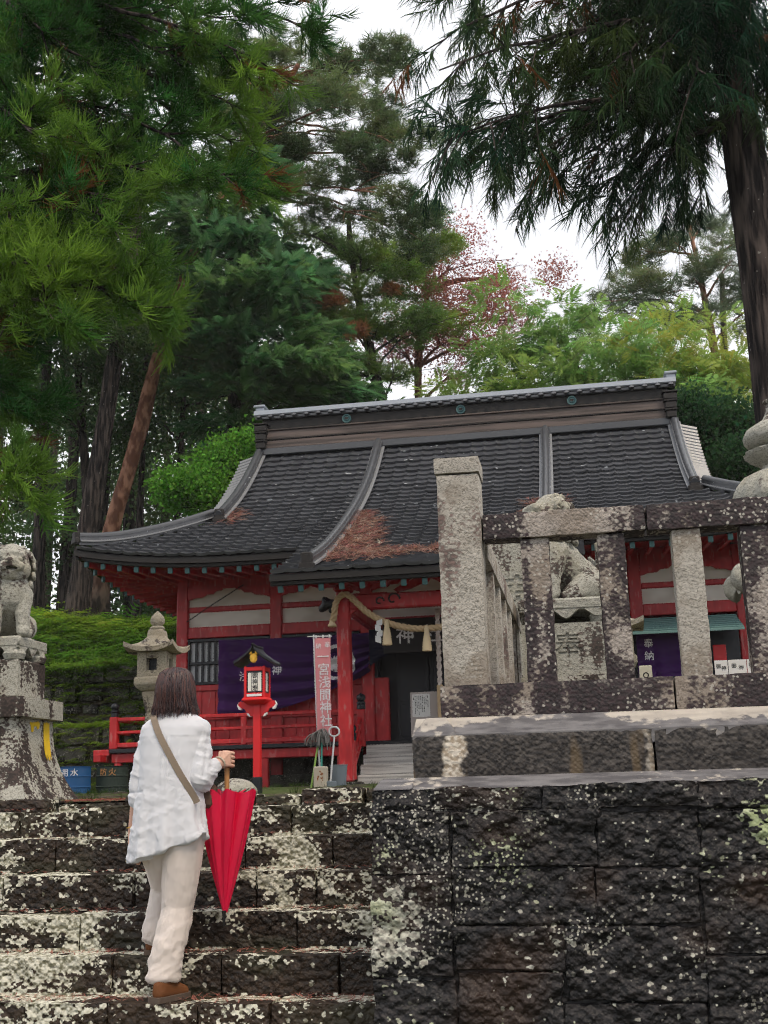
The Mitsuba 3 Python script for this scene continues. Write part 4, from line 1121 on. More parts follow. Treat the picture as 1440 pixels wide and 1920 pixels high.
# ---- pines, fir and other trees on the hill
def pads(centres, size, n, rng, flat=.28):
    P, D = [], []
    for c in centres:
        s = size * rng.uniform(.75, 1.3)
        u = unit(rng.normal(0, 1, (n, 3))) * rng.uniform(.25, 1, (n, 1)) ** .6
        q = u * [s, s, s * flat]
        P.append(np.asarray(c) + q)
        D.append(unit(u * [1, 1, .3] + [0, 0, .35]))
    return np.vstack(P), np.vstack(D)


def hill_tree(name, label, category, axis, r, bark, centres, tmpl, size, n, flat, col, other, share, scale, seed, group=None, extra=2, dirs=None, var=.22, limb_r=.045):
    rng = np.random.default_rng(seed)
    t = thing(name, label, category, group)
    ax = spline(axis, 24)
    ax[0, 2] -= .4
    rad = r * (1 - .7 * np.linspace(0, 1, 24)) + .35 * r * np.exp(-np.linspace(0, 1, 24) * 30)
    v, f = tube(ax, rad, 20)
    v[:-2] += unit(v[:-2] - np.repeat(ax, 20, 0)) * ((meshkit.fbm(v[:-2] * [3.5, 3.5, .8], 3, seed) - .5) * r * .5)[:, None]
    part(t, 'trunk', (v, f), bark, True)
    cs = [np.asarray(c, float) for c in centres]
    more = [c + rng.normal(0, 1, 3) * [size * .9, size * 1.3, size * .5] for c in cs for _ in range(extra)]
    limbs = []
    for c in cs:
        k = int(np.argmin(np.linalg.norm(ax - (c + [0, 0, -.8]), axis=1)))
        k = min(k, 22)
        b = bough(ax[k], c, .06, rng, 12, .12)
        limbs.append(tube(b, np.linspace(limb_r, limb_r * .25, 12), 5, False))
        for _ in range(3):
            e = c + rng.normal(0, 1, 3) * [size, size, size * .4]
            limbs.append(tube(bough(b[8], e, .05, rng, 6, .1), np.linspace(limb_r * .35, limb_r * .1, 6), 4, False))
    part(t, 'limbs', merge(*limbs), bark, 30, stuff=True)
    P, D = pads(cs + more, size, n, rng, flat)
    if dirs is not None:
        D = dirs(P, D, rng)
    hue = np.clip((meshkit.fbm(P * .7 + seed, 3)[:, None] - .40) * 3.5, 0, 1) * share
    c = tint(col, len(P), rng, var) * (1 - hue) + tint(other, len(P), rng, var) * hue
    foliage(t, 'crown', scatter(tmpl, P, D, rng.uniform(*scale, len(P)), c, rng))
    return t


PINE_R = [(-9.36, 27, 20.15), (-8.76, 28, 21.1), (-7.12, 26, 18.96), (-6.74, 28, 19.95), (-5.32, 27, 19.23), (-4.62, 28, 19.47), (-3.87, 27, 19.02), (-4.35, 28, 18.27), (-4.87, 26, 17.24), (-5.92, 27, 18.34), (-6.55, 26, 17.31), (-7.98, 28, 19.27), (-8.59, 27, 19.04), (-5.36, 27, 16.83), (-4.68, 28, 17.18), (-3.96, 27, 16.03), (-3.71, 26, 14.39), (-4.85, 28, 16.08), (-5.46, 26, 15.19), (-6.52, 27, 16.67), (-7.67, 28, 17.9), (-7.84, 26, 17.02), (-4.02, 27, 14.06), (-5.02, 28, 15.15), (-5.83, 27, 14.72), (-3.52, 27, 16.59), (-9.22, 28, 18.77)]
hill_tree('pine_tree', 'tall leaning red barked pine with open crown against the white sky', 'tree', [(-11.05, 25.5, 3.9), (-10.85, 25.5, 6.19), (-10.32, 25.5, 8.13), (-9.83, 25.5, 10.26), (-9.31, 25.5, 12.03), (-8.54, 26, 14.52), (-7.69, 27, 17.3), (-6.62, 27.5, 19.59)], .22, 'pine_bark', PINE_R, PINE, .75, 92, .30, (.12, .18, .09), (.23, .29, .11), .8, (.75, 1.2), 31, extra=1)
up_left = [(-11.5 + 2.6 * RT.uniform(-1, 1), 23.5 + 1.8 * RT.uniform(-1, 1), z) for z in np.linspace(11, 22, 16)]
hill_tree('pine_tree', 'dark rough trunked pine leaning beside the red barked pine on the bank', 'tree', [(-10.98, 24, 3.6), (-10.74, 24, 5.85), (-10.44, 24, 8.34), (-10.29, 24, 9.62), (-10.01, 24, 11.45), (-9.8, 24, 16), (-9.9, 24, 21)], .25, 'cedar_bark', up_left, PINE, 1.0, 90, .4, (.060, .11, .048), (.11, .16, .05), .6, (.9, 1.4), 32)
FIR_C = [(-9.88, 27, 14.11), (-8.53, 26, 14.07), (-7.84, 26.5, 14.7), (-7.81, 25.5, 13.02), (-7.41, 27, 13.84), (-8.8, 26, 12.63), (-7.66, 25, 11.65), (-7.0, 26, 12.3), (-7.26, 25, 11.06), (-8.51, 26, 11.45), (-6.34, 25, 10.7), (-6.56, 24.8, 9.84), (-7.8, 25.5, 10.35), (-6.08, 25.5, 10.33), (-7.13, 25, 9.3), (-6.34, 26, 9.44), (-5.58, 25, 9.56), (-9.86, 27, 12.29), (-5.29, 26, 9.35), (-8.6, 26.6, 9.0)]
def fir_dirs(P, D, rng):
    o = P - np.array([-8.0, 26.3, 0])
    return unit(unit(o * [1, 1, 0]) * 1.2 + rng.normal(0, .45, P.shape) + [0, 0, -.12])
hill_tree('fir_tree', 'deep green fir with layered drooping branches behind the shrine roof', 'tree', [(-8.1, 26.3, 4.2), (-8.05, 26.3, 10), (-8.0, 26.3, 16.5)], .26, 'cedar_bark', FIR_C, FIR, .95, 80, .15, (.085, .20, .085), (.18, .31, .09), .7, (.75, 1.35), 33, dirs=fir_dirs)
PINE_M = [(-7.03, 29, 15.41), (-6.33, 30, 15.5), (-5.22, 29, 14.56), (-4.64, 30, 14.65), (-6.44, 29, 14.05), (-5.45, 28.5, 13.25), (-4.67, 29, 13.08), (-4.06, 30, 13.77), (-5.76, 28.5, 12.36), (-4.99, 29, 12.18), (-4.26, 30, 12.35), (-6.57, 29.5, 12.85), (-5.3, 29, 11.14), (-4.59, 30, 11.28), (-5.78, 28.5, 11.14), (-3.64, 30, 12.77), (-6.98, 30, 14.08), (-3.38, 31, 15.32), (-3.84, 31, 15.54)]
pm = hill_tree('pine_tree', 'yellow green pine with orange dead clusters over the ridge of the roof', 'tree', [(-4.0, 29.5, 5.0), (-4.6, 29.5, 9), (-5.4, 29.5, 13), (-5.7, 29.5, 16)], .22, 'cedar_bark', PINE_M, PINE, .80, 85, .32, (.18, .29, .09), (.32, .44, .085), .8, (.75, 1.2), 34, extra=1)
rd = np.random.default_rng(8)
Pd, Dd = pads([(-6.05, 28, 12.94), (-5.87, 28, 12.62), (-5.27, 28, 11.77), (-5.52, 28, 11.71), (-6.39, 28, 11.39), (-4.36, 28.5, 13.06)], .28, 46, rd, .6)
foliage(pm, 'dead_needles', scatter(PINE, Pd, Dd * [1, 1, -.8], rd.uniform(.8, 1.3, len(Pd)), tint((.55, .27, .13), len(Pd), rd), rd), 'orange dead needle clusters')
RED_C = [(-4.15, 32, 12.97), (-4.53, 32, 13.68), (-3.02, 32, 15.24), (-2.24, 32, 14.82), (-1.47, 32, 14.56), (-3.54, 32, 14.27), (-2.61, 32, 13.83), (-1.82, 32, 13.75), (-3.28, 32, 12.89), (-2.5, 32, 12.81), (-4.56, 32, 12.67), (-3.83, 32, 15.16), (-1.22, 32, 13.36), (-3.16, 32, 11.88)]
hill_tree('red_tree', 'sparse reddish leaved tree standing behind the middle of the roof', 'tree', [(-4.21, 32, 5.5), (-4.2, 32, 11.2), (-4.1, 32, 13.2), (-3.6, 32, 15)], .20, 'red_bark', RED_C, SMALL, .75, 90, .7, (.42, .16, .14), (.28, .20, .12), .4, (.9, 1.5), 35, extra=1, limb_r=.07)
DEC_C = [(-2.15, 29, 11.0), (-1.79, 28.5, 11.67), (-.96, 29, 12.24), (-.1, 28, 12.03), (.88, 29, 12.51), (1.76, 28, 11.84), (2.6, 29, 11.74), (3.1, 28, 10.71), (-1.41, 28, 10.27), (-.56, 27.5, 10.72), (.37, 27, 10.71), (1.29, 28, 10.88), (1.98, 27, 10.15), (-.76, 28, 9.93), (.18, 28, 10.13), (1.07, 27, 9.82), (2.57, 27, 9.69)]
DEC_D = [(3.5, 27.5, 9.92), (4.04, 28, 9.78), (3.12, 27, 8.97), (2.81, 27, 8.2), (3.75, 27.5, 8.55), (3.51, 28, 8.05), (4.09, 28, 7.6), (4.6, 28, 8.6), (4.9, 28, 9.6), (3.0, 27.3, 7.3)]
DEC_C = [(x, y, z - .75) for x, y, z in DEC_C]
def leaf_dirs(P, D, rng):
    return unit(D * [1, 1, .2] + rng.normal(0, .55, P.shape) + [0, -.15, -.15])
hill_tree('leafy_tree', 'bright green tree with feathery leaves rising above the ridge of the roof', 'tree', [(.6, 28.6, 4.8), (.5, 28.5, 8), (.3, 28.5, 10.6)], .16, 'cedar_bark', DEC_C, COMPOUND, .85, 72, .42, (.22, .38, .11), (.36, .50, .11), .8, (.75, 1.3), 36, dirs=leaf_dirs)
hill_tree('leafy_tree', 'bright green tree with feathery leaves and yellow tips beside the roof gable and cedar trunk', 'tree', [(3.9, 28.4, 4.8), (3.8, 28.2, 7), (3.7, 28, 9.2)], .14, 'cedar_bark', DEC_D, COMPOUND, .85, 72, .45, (.22, .38, .10), (.48, .44, .07), .6, (.75, 1.3), 37, dirs=leaf_dirs)
PINE_B = [(1.67, 34, 14.6), (2.65, 35, 16.4), (3.58, 34, 16.36), (4.71, 35, 17.28), (5.42, 34, 15.62), (2.97, 34, 14.82), (4.11, 34, 15.05), (5.28, 35, 14.67), (2.43, 34, 14.0), (3.83, 34, 13.68), (6.28, 34, 16.41), (6.06, 34, 14.15), (.84, 35, 14.39)]
hill_tree('pine_tree', 'pale thin crowned pine behind the cedar trunk', 'tree', [(4.9, 34.5, 5.5), (4.7, 34.5, 11), (4.2, 34.5, 17)], .22, 'pine_bark', PINE_B, PINE, .85, 55, .4, (.13, .18, .11), (.22, .25, .11), .7, (.9, 1.4), 38, extra=1)
hill_tree('dark_shrub', 'dark green evergreen shrub between the roof gable and the cedar trunk', 'shrub', [(3.3, 24, 2.8), (3.3, 24, 5), (3.3, 24, 7)], .10, 'cedar_bark', [(2.93, 24, 7.25), (3.28, 24, 6.42), (2.75, 25, 6.73), (3.68, 24, 7.19), (2.68, 26, 7.52), (3.64, 23, 6.0), (3.3, 24, 5.2), (2.8, 24.5, 5.6), (4.3, 24, 6.2)], LEAFY, .62, 120, .75, (.03, .08, .034), (.07, .13, .05), .5, (.9, 1.3), 39)
hill_tree('green_bush', 'bright green leafy bush at the foot of the roof gable', 'bush', [(-7.4, 23.3, 3.4), (-7.3, 23.3, 5), (-7.2, 23.3, 6.6)], .07, 'cedar_bark', [(-7.74, 23, 6.61), (-7.27, 23, 7.05), (-6.82, 23.5, 7.52), (-7.03, 23, 6.44), (-6.84, 24, 6.93), (-7.5, 23, 6.12), (-8.14, 23.5, 6.41)], LEAFY, .42, 90, .7, (.13, .32, .045), (.24, .44, .06), .6, (.8, 1.2), 40)
# slim trunks further up the bank
for i, (x, y, z, r, lean) in enumerate(((-11.75, 21.6, 2.6, .17, -.08), (-13.4, 27, 4.0, .20, .0), (-11.96, 30, 4.4, .13, .02), (-12.15, 28, 4.2, .17, -.15), (-11.3, 31, 4.9, .11, .05), (-9.6, 30.5, 4.8, .15, .04))):
    rr = np.random.default_rng(50 + i)
    hill_tree('forest_tree', ['slim dark trunk at the picture edge above the stone lion dog', 'thick dark trunk behind the stone lion dog head', 'thin dark trunk standing alone in the gap before the shrine wall', 'dark trunk leaning just behind the big pine trunks', 'thinnest trunk of the grove, close to the shrine eaves', 'dark trunk of the grove hidden by the eave corner'][i], 'tree', [(x, y, z), (x + lean * 4, y, z + 5), (x + lean * 9, y, z + 12)], r, 'cedar_bark',
              [(x + lean * 8 + rr.normal(0, 1.1), y + rr.normal(0, 1.1), z + h) for h in np.linspace(6.0, 13, 7)], LEAFY, 1.0, 60, .45, (.06, .12, .05), (.13, .2, .06), .5, (1.2, 1.9), 60 + i, group='slim trees on the bank', extra=1)

# ---- the wood behind, ferns and grass of the bank
rw = np.random.default_rng(99)
P, D, C = [], [], []
for x0, x1, y0, y1, zt, n in ((-32, -9, 38, 50, 17, 150), (-9, 2, 44, 54, 11.5, 60), (2, 22, 38, 50, 13.5, 110), (-24, -11, 31, 37, 13, 70), (6.5, 16, 24, 36, 11.5, 70)):
    for _ in range(n):
        x, y = rw.uniform(x0, x1), rw.uniform(y0, y1)
        z = float(hill_z(x, y)) + (zt - 4) * rw.uniform(0, 1) ** 1.1
        m = 44
        u = unit(rw.normal(0, 1, (m, 3))) * rw.uniform(.3, 1, (m, 1)) ** .6 * rw.uniform(.8, 1.5)
        P.append(np.array([x, y, z]) + u * [1, 1, .6]); D.append(unit(u + [0, 0, .2]))
        C.append(tint(np.array([.075, .125, .055]) * rw.uniform(.6, 1.8) * np.array([1, 1, 1]) + np.array([.02, .015, 0]) * rw.uniform(0, 1), m, rw, .2))
P, D, C = np.vstack(P), np.vstack(D), np.vstack(C)
m = scatter(LEAFY, P, D, rw.uniform(1.3, 2.4, len(P)), C, rw)
structure('woodland', (m[0], m[1]), 'leaf', False, color=m[2], kind='stuff', label='hazy mixed woodland filling the slope behind the shrine', category='woods')
tr_ = []
for _ in range(46):
    x, y = (rw.uniform(-30, -9), rw.uniform(30, 48)) if rw.uniform() < .65 else (rw.uniform(4, 20), rw.uniform(30, 46))
    z = float(hill_z(x, y))
    tr_.append(tube([[x, y, z - .2], [x + rw.normal(0, .3), y, z + 6], [x + rw.normal(0, .6), y, z + 12]], [.22, .16, .08], 7, False))
structure('woodland_trunks', merge(*tr_), 'cedar_bark', 30, kind='stuff', label='dark far trunks of the woodland on the slope', category='woods')
P, C, S = [], [], []
n = 2400
x, y = rw.uniform(-14.5, -7.2, n), rw.uniform(19.95, 29, n)
P.append(np.stack([x, y, hill_z(x, y)], 1))
x, y = rw.uniform(-11.5, -7.35, 300), rw.uniform(18.85, 19.7, 300)
P.append(np.stack([x, y, hill_z(x, y)], 1))
x = rw.uniform(-11.5, -7.35, 170)
P.append(np.stack([x, np.full(170, 18.55), 1.25 - rw.uniform(0, 1.1, 170) ** 1.5], 1))
x = rw.uniform(-11.5, -7.35, 240)
P.append(np.stack([x, np.full(240, 19.74), 2.32 - rw.uniform(0, 1.0, 240) ** 1.8], 1))
P = np.vstack(P)
hue = np.clip((meshkit.fbm(P * .8, 3)[:, None] - .38) * 3.5, 0, 1)
c = tint((.10, .22, .03), len(P), rw, .3) * (1 - hue) + tint((.28, .42, .045), len(P), rw, .25) * hue
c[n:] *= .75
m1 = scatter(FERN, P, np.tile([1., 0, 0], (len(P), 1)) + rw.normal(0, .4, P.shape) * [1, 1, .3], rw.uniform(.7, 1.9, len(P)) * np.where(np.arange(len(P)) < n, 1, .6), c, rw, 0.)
n = 2200
x, y = rw.uniform(-14.5, -7.2, n), rw.uniform(20.0, 30, n)
P = np.stack([x, y, hill_z(x, y)], 1)
m2 = scatter(GRASS, P, rw.normal(0, 1, P.shape) * [1, 1, .05], rw.uniform(.8, 1.5, n), tint((.18, .32, .035), n, rw, .35), rw, 0.)
m = join(m1, m2)
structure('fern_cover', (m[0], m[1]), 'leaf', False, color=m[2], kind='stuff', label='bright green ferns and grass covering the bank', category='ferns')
n = 1500
x, y = rw.uniform(-7.0, 2.5, n), rw.uniform(7.7, 18.4, n)
keep = (np.abs(x + 2.07) > 1.7) | (rw.uniform(0, 1, n) < .2)
P = np.stack([x, y, hill_z(x, y)], 1)[keep]
m = scatter(GRASS, P, rw.normal(0, 1, P.shape) * [1, 1, .05], rw.uniform(.15, .42, len(P)), tint((.05, .085, .018), len(P), rw, .3), rw, 0.)
structure('yard_moss', (m[0], m[1]), 'leaf', False, color=m[2], kind='stuff', label='sparse short grass on the shrine yard', category='grass')

# ---- dry red needles caught on the roof
P, D = [], []
def caught(n, fx, fs, h=.07):
    s = fs(n)
    x = fx(n, s)
    q = roof_pt(x, s, np.full(n, .05) + rw.uniform(0, h, n))
    P.append(q)
sy = lambda y: float(np.interp(22.1 - y, 22.1 - _yy, _ss))
tri = lambda n: sy(18.6) + (sy(15.95) - sy(18.6)) * np.sqrt(rw.uniform(0, 1, n))
wid = lambda s: np.interp(s, [sy(19.3), sy(18.9), sy(18.2), sy(17.7), sy(17.2), sy(16.6), sy(16.2)], [.22, .48, .40, .62, .50, 1.05, .75])
caught(1500, lambda n, s: XC - 1.56 + rw.uniform(0, 1, n) ** 1.1 * wid(s) * (.55 + .9 * meshkit.noise(np.stack([s * 3.5, s * 0, s * 0], -1), 4)), lambda n: sy(19.25) + (sy(16.15) - sy(19.25)) * rw.uniform(0, 1, n) ** .8, .05)
caught(420, lambda n, s: XC - 1.0 + rw.uniform(0, 1, n) * 1.5, lambda n: sy(16.62) + rw.normal(0, .085, n), .03)
caught(230, lambda n, s: XC + 1.65 + rw.normal(0, .17, n), lambda n: sy(18.95) + rw.normal(0, .26, n), .05)
caught(130, lambda n, s: XC - 4.02 + np.abs(rw.normal(0, .15, n)), lambda n: sy(19.45) + rw.normal(0, .20, n), .04)
P = np.vstack(P)
n = len(P)
FLAT = [(v * [1, 1, .10], f) for v, f in variants(cedar_spray, 6, 12, .15, 9, .011)]
a_ = rw.uniform(0, 2 * math.pi, n)
D = np.stack([np.cos(a_), np.sin(a_) * .87, np.sin(a_) * .50], 1)
m = scatter(FLAT, P, D, rw.uniform(.30, .62, n), tint((.30, .145, .12), n, rw, .35, (.48, .33, .27), .33), rw, rw.normal(0, .2, n))
structure('fallen_twigs', (m[0], m[1]), 'leaf', False, color=m[2], kind='stuff', label='reddish dry cedar twigs heaped along the porch roof ridge', category='twigs')
# ------------------------------------------------------------------ cloths, rope and signs hung on the shrine
def cloth(x0, x1, top, bottom, y, nx=90, nz=60, fold=.03, seed=0, slack=0.):
    u, w = np.meshgrid(np.linspace(0, 1, nx), np.linspace(0, 1, nz), indexing='ij')
    x = x0 + (x1 - x0) * u
    zt = top(u) if callable(top) else top + 0 * u
    zb = bottom(u) if callable(bottom) else bottom + 0 * u
    z = zt + (zb - zt) * w
    k = np.sin(u * 17 + 2.2 * np.sin(u * 7 + seed) - w * 6 * (u - .1)) * .45 + np.sin(w * 30 - 10 * u * (1 - .5 * u) + 1.4 * np.sin(u * 5 + seed)) * .55 * (.35 + .65 * u)
    yy = y - fold * k * (.25 + w) - slack * np.sin(w * math.pi)
    return np.stack([x, yy, z], -1)


def on_cloth(P, mesh):
    """Prints a flat mesh (xz, at y = 0) on the cloth P by following its folds."""
    from scipy.interpolate import NearestNDInterpolator, LinearNDInterpolator
    v, f = merge(mesh)
    q = P.reshape(-1, 3)
    y = LinearNDInterpolator(q[:, [0, 2]], q[:, 1])(v[:, [0, 2]])
    y = np.where(np.isnan(y), q[:, 1].mean(), y)
    return np.stack([v[:, 0], y - .006 + .3 * v[:, 1], v[:, 2]], 1), f


P = cloth(-5.98, -3.42, lambda u: 2.575 - .02 * np.sin(u * 3.1), lambda u: np.where(u < .1, 1.29, 1.29 + .66 * np.clip((u - .1) / .9, 0, 1) ** 1.7), 18.70, fold=.12)
cu = thing('curtain', 'purple cloth curtain with white crest tied across the bays beside the porch pillar', 'curtain')
part(cu, 'cloth', slab_of(P, [0, .004, 0]), 'purple_cloth', 40)
ring = lambda r0, r1, n=40: [np.stack([np.cos(a) * r, np.sin(a) * r], 1) for r, a in ((r1, np.linspace(0, 2 * math.pi, n, endpoint=False)), (r0, np.linspace(0, 2 * math.pi, n, endpoint=False)))]
dense = lambda m: (lambda t: (t.vertices, t.faces))(trimesh.Trimesh(*m, process=False).subdivide_to_size(.06))
cz = [dense(prism([r + [-3.96, 2.11] for r in ring(.235, .30)], -.004, 0))]
for i in range(9):
    a = -1.12 + i * .28
    t = np.linspace(0, 1, 8)
    w = .026 * np.sin(t * math.pi) ** .6 + .002
    q = np.stack([np.sin(a) * .2 * t * (1 - .12 * t), -.12 + np.cos(a) * .29 * t], 1)
    nrm = np.array([math.cos(a), -math.sin(a)])
    cz.append(dense(prism(np.vstack([q + nrm * w[:, None], (q - nrm * w[:, None])[::-1]]) + [-3.96, 2.07], -.004, 0)))
part(cu, 'crest', merge(*[on_cloth(P, m) for m in cz]), 'white_print', stuff=False)
for i, (ch, x, z) in enumerate(zip('浅間神社', (-5.55, -5.38, -4.98, -5.16), (1.95, 1.52, 2.02, 1.72))):
    part(cu, 'lettering', on_cloth(P, dense(shift(glyph(ch, .17, .003), x, 0, z))), 'white_print')
P = cloth(-3.40, -2.30, 2.62, lambda u: 2.0 + .52 * u ** .8, 18.6, 40, 20, .05, 2)
thing('dark_curtain', 'dark navy sheet put in for the dim interior over the doorway', 'curtain', mesh=slab_of(P, [0, .004, 0]), bsdf='interior_dark', smooth=40)  # folded dark sheet painting the shade of the interior
P = cloth(.84, 1.62, lambda u: 2.32 - .03 * u, lambda u: 1.50 + .1 * u, 18.35, 30, 20, .04, 4)
cu2 = thing('curtain', 'purple cloth curtain hanging under the green copper awning', 'curtain')
part(cu2, 'cloth', slab_of(P, [0, .004, 0]), 'purple_cloth', 40)
for ch, z in zip('奉納', (2.14, 1.95)):
    part(cu2, 'lettering', on_cloth(P, dense(shift(glyph(ch, .15, .003), 1.02, 0, z))), 'white_print')

# the twisted straw rope on the porch
rope = thing('straw_rope', 'thick twisted straw rope with tassels hung across the porch', 'rope')
cl = spline([[-3.50, 16.25, 2.43], [-3.46, 16.22, 2.56], [-3.40, 16.19, 2.74], [-3.30, 16.17, 2.795], [-3.16, 16.18, 2.70], [-2.95, 16.2, 2.50], [-2.62, 16.2, 2.33], [-2.25, 16.2, 2.25], [-1.9, 16.2, 2.26], [-1.5, 16.2, 2.33], [-1.15, 16.2, 2.52], [-.92, 16.2, 2.72], [-.78, 16.2, 2.79]], 260)
t = np.gradient(cl, axis=0); t /= np.linalg.norm(t, axis=1, keepdims=True)
sd = np.cross(t, [0, 1, 0]); sd /= np.linalg.norm(sd, axis=1, keepdims=True)
s = np.r_[0, np.cumsum(np.linalg.norm(np.diff(cl, axis=0), axis=1))]
for k in range(3):
    a = s * 26 + k * 2.094
    part(rope, 'strand', tube(cl + (sd * np.cos(a)[:, None] + np.cross(t, sd) * np.sin(a)[:, None]) * .024, .026, 7), 'straw_rope', True)
part(rope, 'frayed_end', lathe([[.03, .02], [.045, -.03], [.07, -.075], [.055, -.085], [0, -.06]], 12, (-3.505, 16.25, 2.43)), 'straw_tassel', 50)
for x, z in ((-2.695, 2.345), (-2.13, 2.235), (-1.55, 2.29)):
    tz = part(rope, 'tassel', lathe([[.012, .05], [.03, .02], [.04, -.02], [.034, -.05], [.05, -.12], [.065, -.24], [.07, -.31], [0, -.30]], 14, (x, 16.16, z), 7, .12), 'straw_tassel', 50)
def shide(x, y, z, w=.085, h=.085, n=4):
    out, d = [], .0
    for i in range(n):
        q = np.array([[-w / 2, 0], [w / 2, -.03], [w / 2, -h - .03], [-w / 2, -h]]) * [1 if i % 2 else -1, 1] + [d, 0]
        out.append(shift(prism(q if i % 2 else q[::-1], -.0015, .0015), x, y - .012 * (i % 2), z - i * h * .93))
        d += .02 * (1 if i % 2 else -1)
    return merge(*out)
for x, z in ((-2.80, 2.41), (-1.32, 2.42)):
    part(rope, 'paper_streamer', shide(x, 16.15, z), 'paper')
br = thing('bell_rope', 'faded pink bell rope hanging in the dark porch', 'rope')
bl = np.stack([np.full(80, -2.06), np.full(80, 16.9), np.linspace(2.62, 1.0, 80)], 1)
for k in range(2):
    a = bl[:, 2] * 30 + k * math.pi
    part(br, 'strand', tube(bl + np.stack([np.cos(a), np.sin(a), 0 * a], 1) * .018, .022, 7), 'pink_linen', True)
part(br, 'grip', box(-2.105, -2.015, 16.86, 16.95, 1.02, 1.52, .02), 'straw_rope')
pq = thing('name_plaque', 'dark wooden plaque with white calligraphy hung inside the porch', 'plaque')
part(pq, 'board', box(-3.05, -1.1, 17.9, 17.95, 2.12, 2.66, .01), 'char_wood')
for ch, x in (('浅', -1.42), ('間', -1.82), ('神', -2.70), ('社', -2.26)):
    part(pq, 'lettering', shift(glyph(ch, .30, .004), x, 17.899, 2.40), 'white_print')
nb = thing('notice_board', 'grey board with a printed white notice at the top of the porch steps', 'notice board')
part(nb, 'board', merge(box(-2.52, -1.98, 17.0, 17.05, .80, 1.43, .01), box(-2.50, -2.0, 17.05, 17.4, .78, 1.2, .01)), 'grey_board')
pp = part(nb, 'notice', box(-2.49, -2.23, 16.994, 16.999, 1.07, 1.40, .001), 'paper')
lines = [box(-2.475 + i * .0265, -2.468 + i * .0265 + .004 * (i % 3), 16.990, 16.9935, 1.375 - [.05, .26, .22, .28, .19, .27, .24, .12, .2][i], 1.375 - (.0 if i % 2 else .02), .001) for i in range(9)]
part(pp, 'print', merge(*[box(-2.475 + i * .0265, -2.466 + i * .0265, 16.990, 16.9935, 1.375 - k * .022 - .016, 1.375 - k * .022, .001) for i in range(9) for k in range([3, 12, 10, 13, 9, 12, 11, 6, 9][i]) if (i * 7 + k * 5) % 6]), 'ink', stuff=True)
for i, (x, w) in enumerate(((1.94, .19), (2.14, .26), (2.41, .20))):
    n = thing('paper_notice', ['small white paper notice first along the counter front', 'wider white paper notice in the middle of the counter front', 'white paper notice last along the counter front by the red post'][i], 'notice', 'paper notices along the counter')
    part(n, 'sheet', box(x, x + w, 18.02, 18.03, 1.50, 1.80, .002), 'paper')
    for j, ch in enumerate(('御', '神', '火', '用')[:2 + i % 2]):
        part(n, 'lettering', shift(glyph(ch, .075, .003), x + w * (.3 + .4 * (j % 2)), 18.019, 1.71 - .10 * (j // 2) - .03 * j), 'ink')

# ------------------------------------------------------------------ pink banner, brooms, tin can
bn = thing('banner', 'narrow pink banner with white vertical lettering on a thin pole beside the porch pillar', 'banner')
part(bn, 'pole', tube([[-3.20, 14.05, .04], [-3.24, 14.03, 1.0], [-3.262, 14.02, 1.935]], .011, 8), 'white_plastic', True)
part(bn, 'crossbar', tube([[-3.34, 14.0, 1.915], [-3.03, 14.0, 1.905]], .007, 8), 'white_plastic', True)
u, w = np.meshgrid(np.linspace(0, 1, 9), np.linspace(0, 1, 40), indexing='ij')
P = np.stack([-3.245 + .20 * u + .022 * w - .03 * u * w, 14.0 - .02 * np.sin(w * 9 + u * 2) * w - .015 * np.sin(u * 6 + w * 4) * w, 1.895 - 1.17 * w - .01 * u], -1)
part(bn, 'cloth', slab_of(P, [0, .003, 0]), 'pink_cloth', 40)
for i in range(3):
    part(bn, 'loop', box(-3.235 + .085 * i, -3.215 + .085 * i, 13.985, 14.006, 1.885, 1.925, .003), 'white_plastic')
for ch, x, z, sz in [('奉', -3.085, 1.80, .075), ('納', -3.195, 1.79, .075)] + [(c, -3.14 + .006 * i, 1.655 - i * .155, .155) for i, c in enumerate('一宮浅間神社')]:
    part(bn, 'lettering', on_cloth(P, shift(glyph(ch, sz, .003), x, 0, z)), 'white_print')
can = thing('tin_can', 'beige square tin can with rust marks holding broom handles', 'can')
part(can, 'body', merge(box(-3.235, -3.085, 13.8, 13.95, .085, .335, .012)), 'beige_tin')
blot = meshkit.fbm(np.stack(np.meshgrid(np.arange(14), np.arange(16), [0], indexing='ij'), -1)[:, :, 0] * .45 + 3, 3)
part(can, 'rust_mark', merge(*[box(-3.205 + i * .0068, -3.205 + (i + 1) * .0068, 13.797, 13.7995, .13 + k * .0095, .13 + (k + 1) * .0095, .0005) for i in range(14) for k in range(16) if blot[i, k] > .52 and ((i - 7) / 6) ** 2 + ((k - 8) / 7.5) ** 2 < 1]), 'rust', stuff=True)
thing('pail', 'grey plastic pail behind the tin can', 'pail', mesh=lathe([[0, .09], [.085, .09], [.105, .34], [.112, .345], [.112, .355], [.10, .355], [.08, .11], [0, .11]], 20, (-3.0, 14.15, 0)), bsdf='grey_pail', smooth=40)
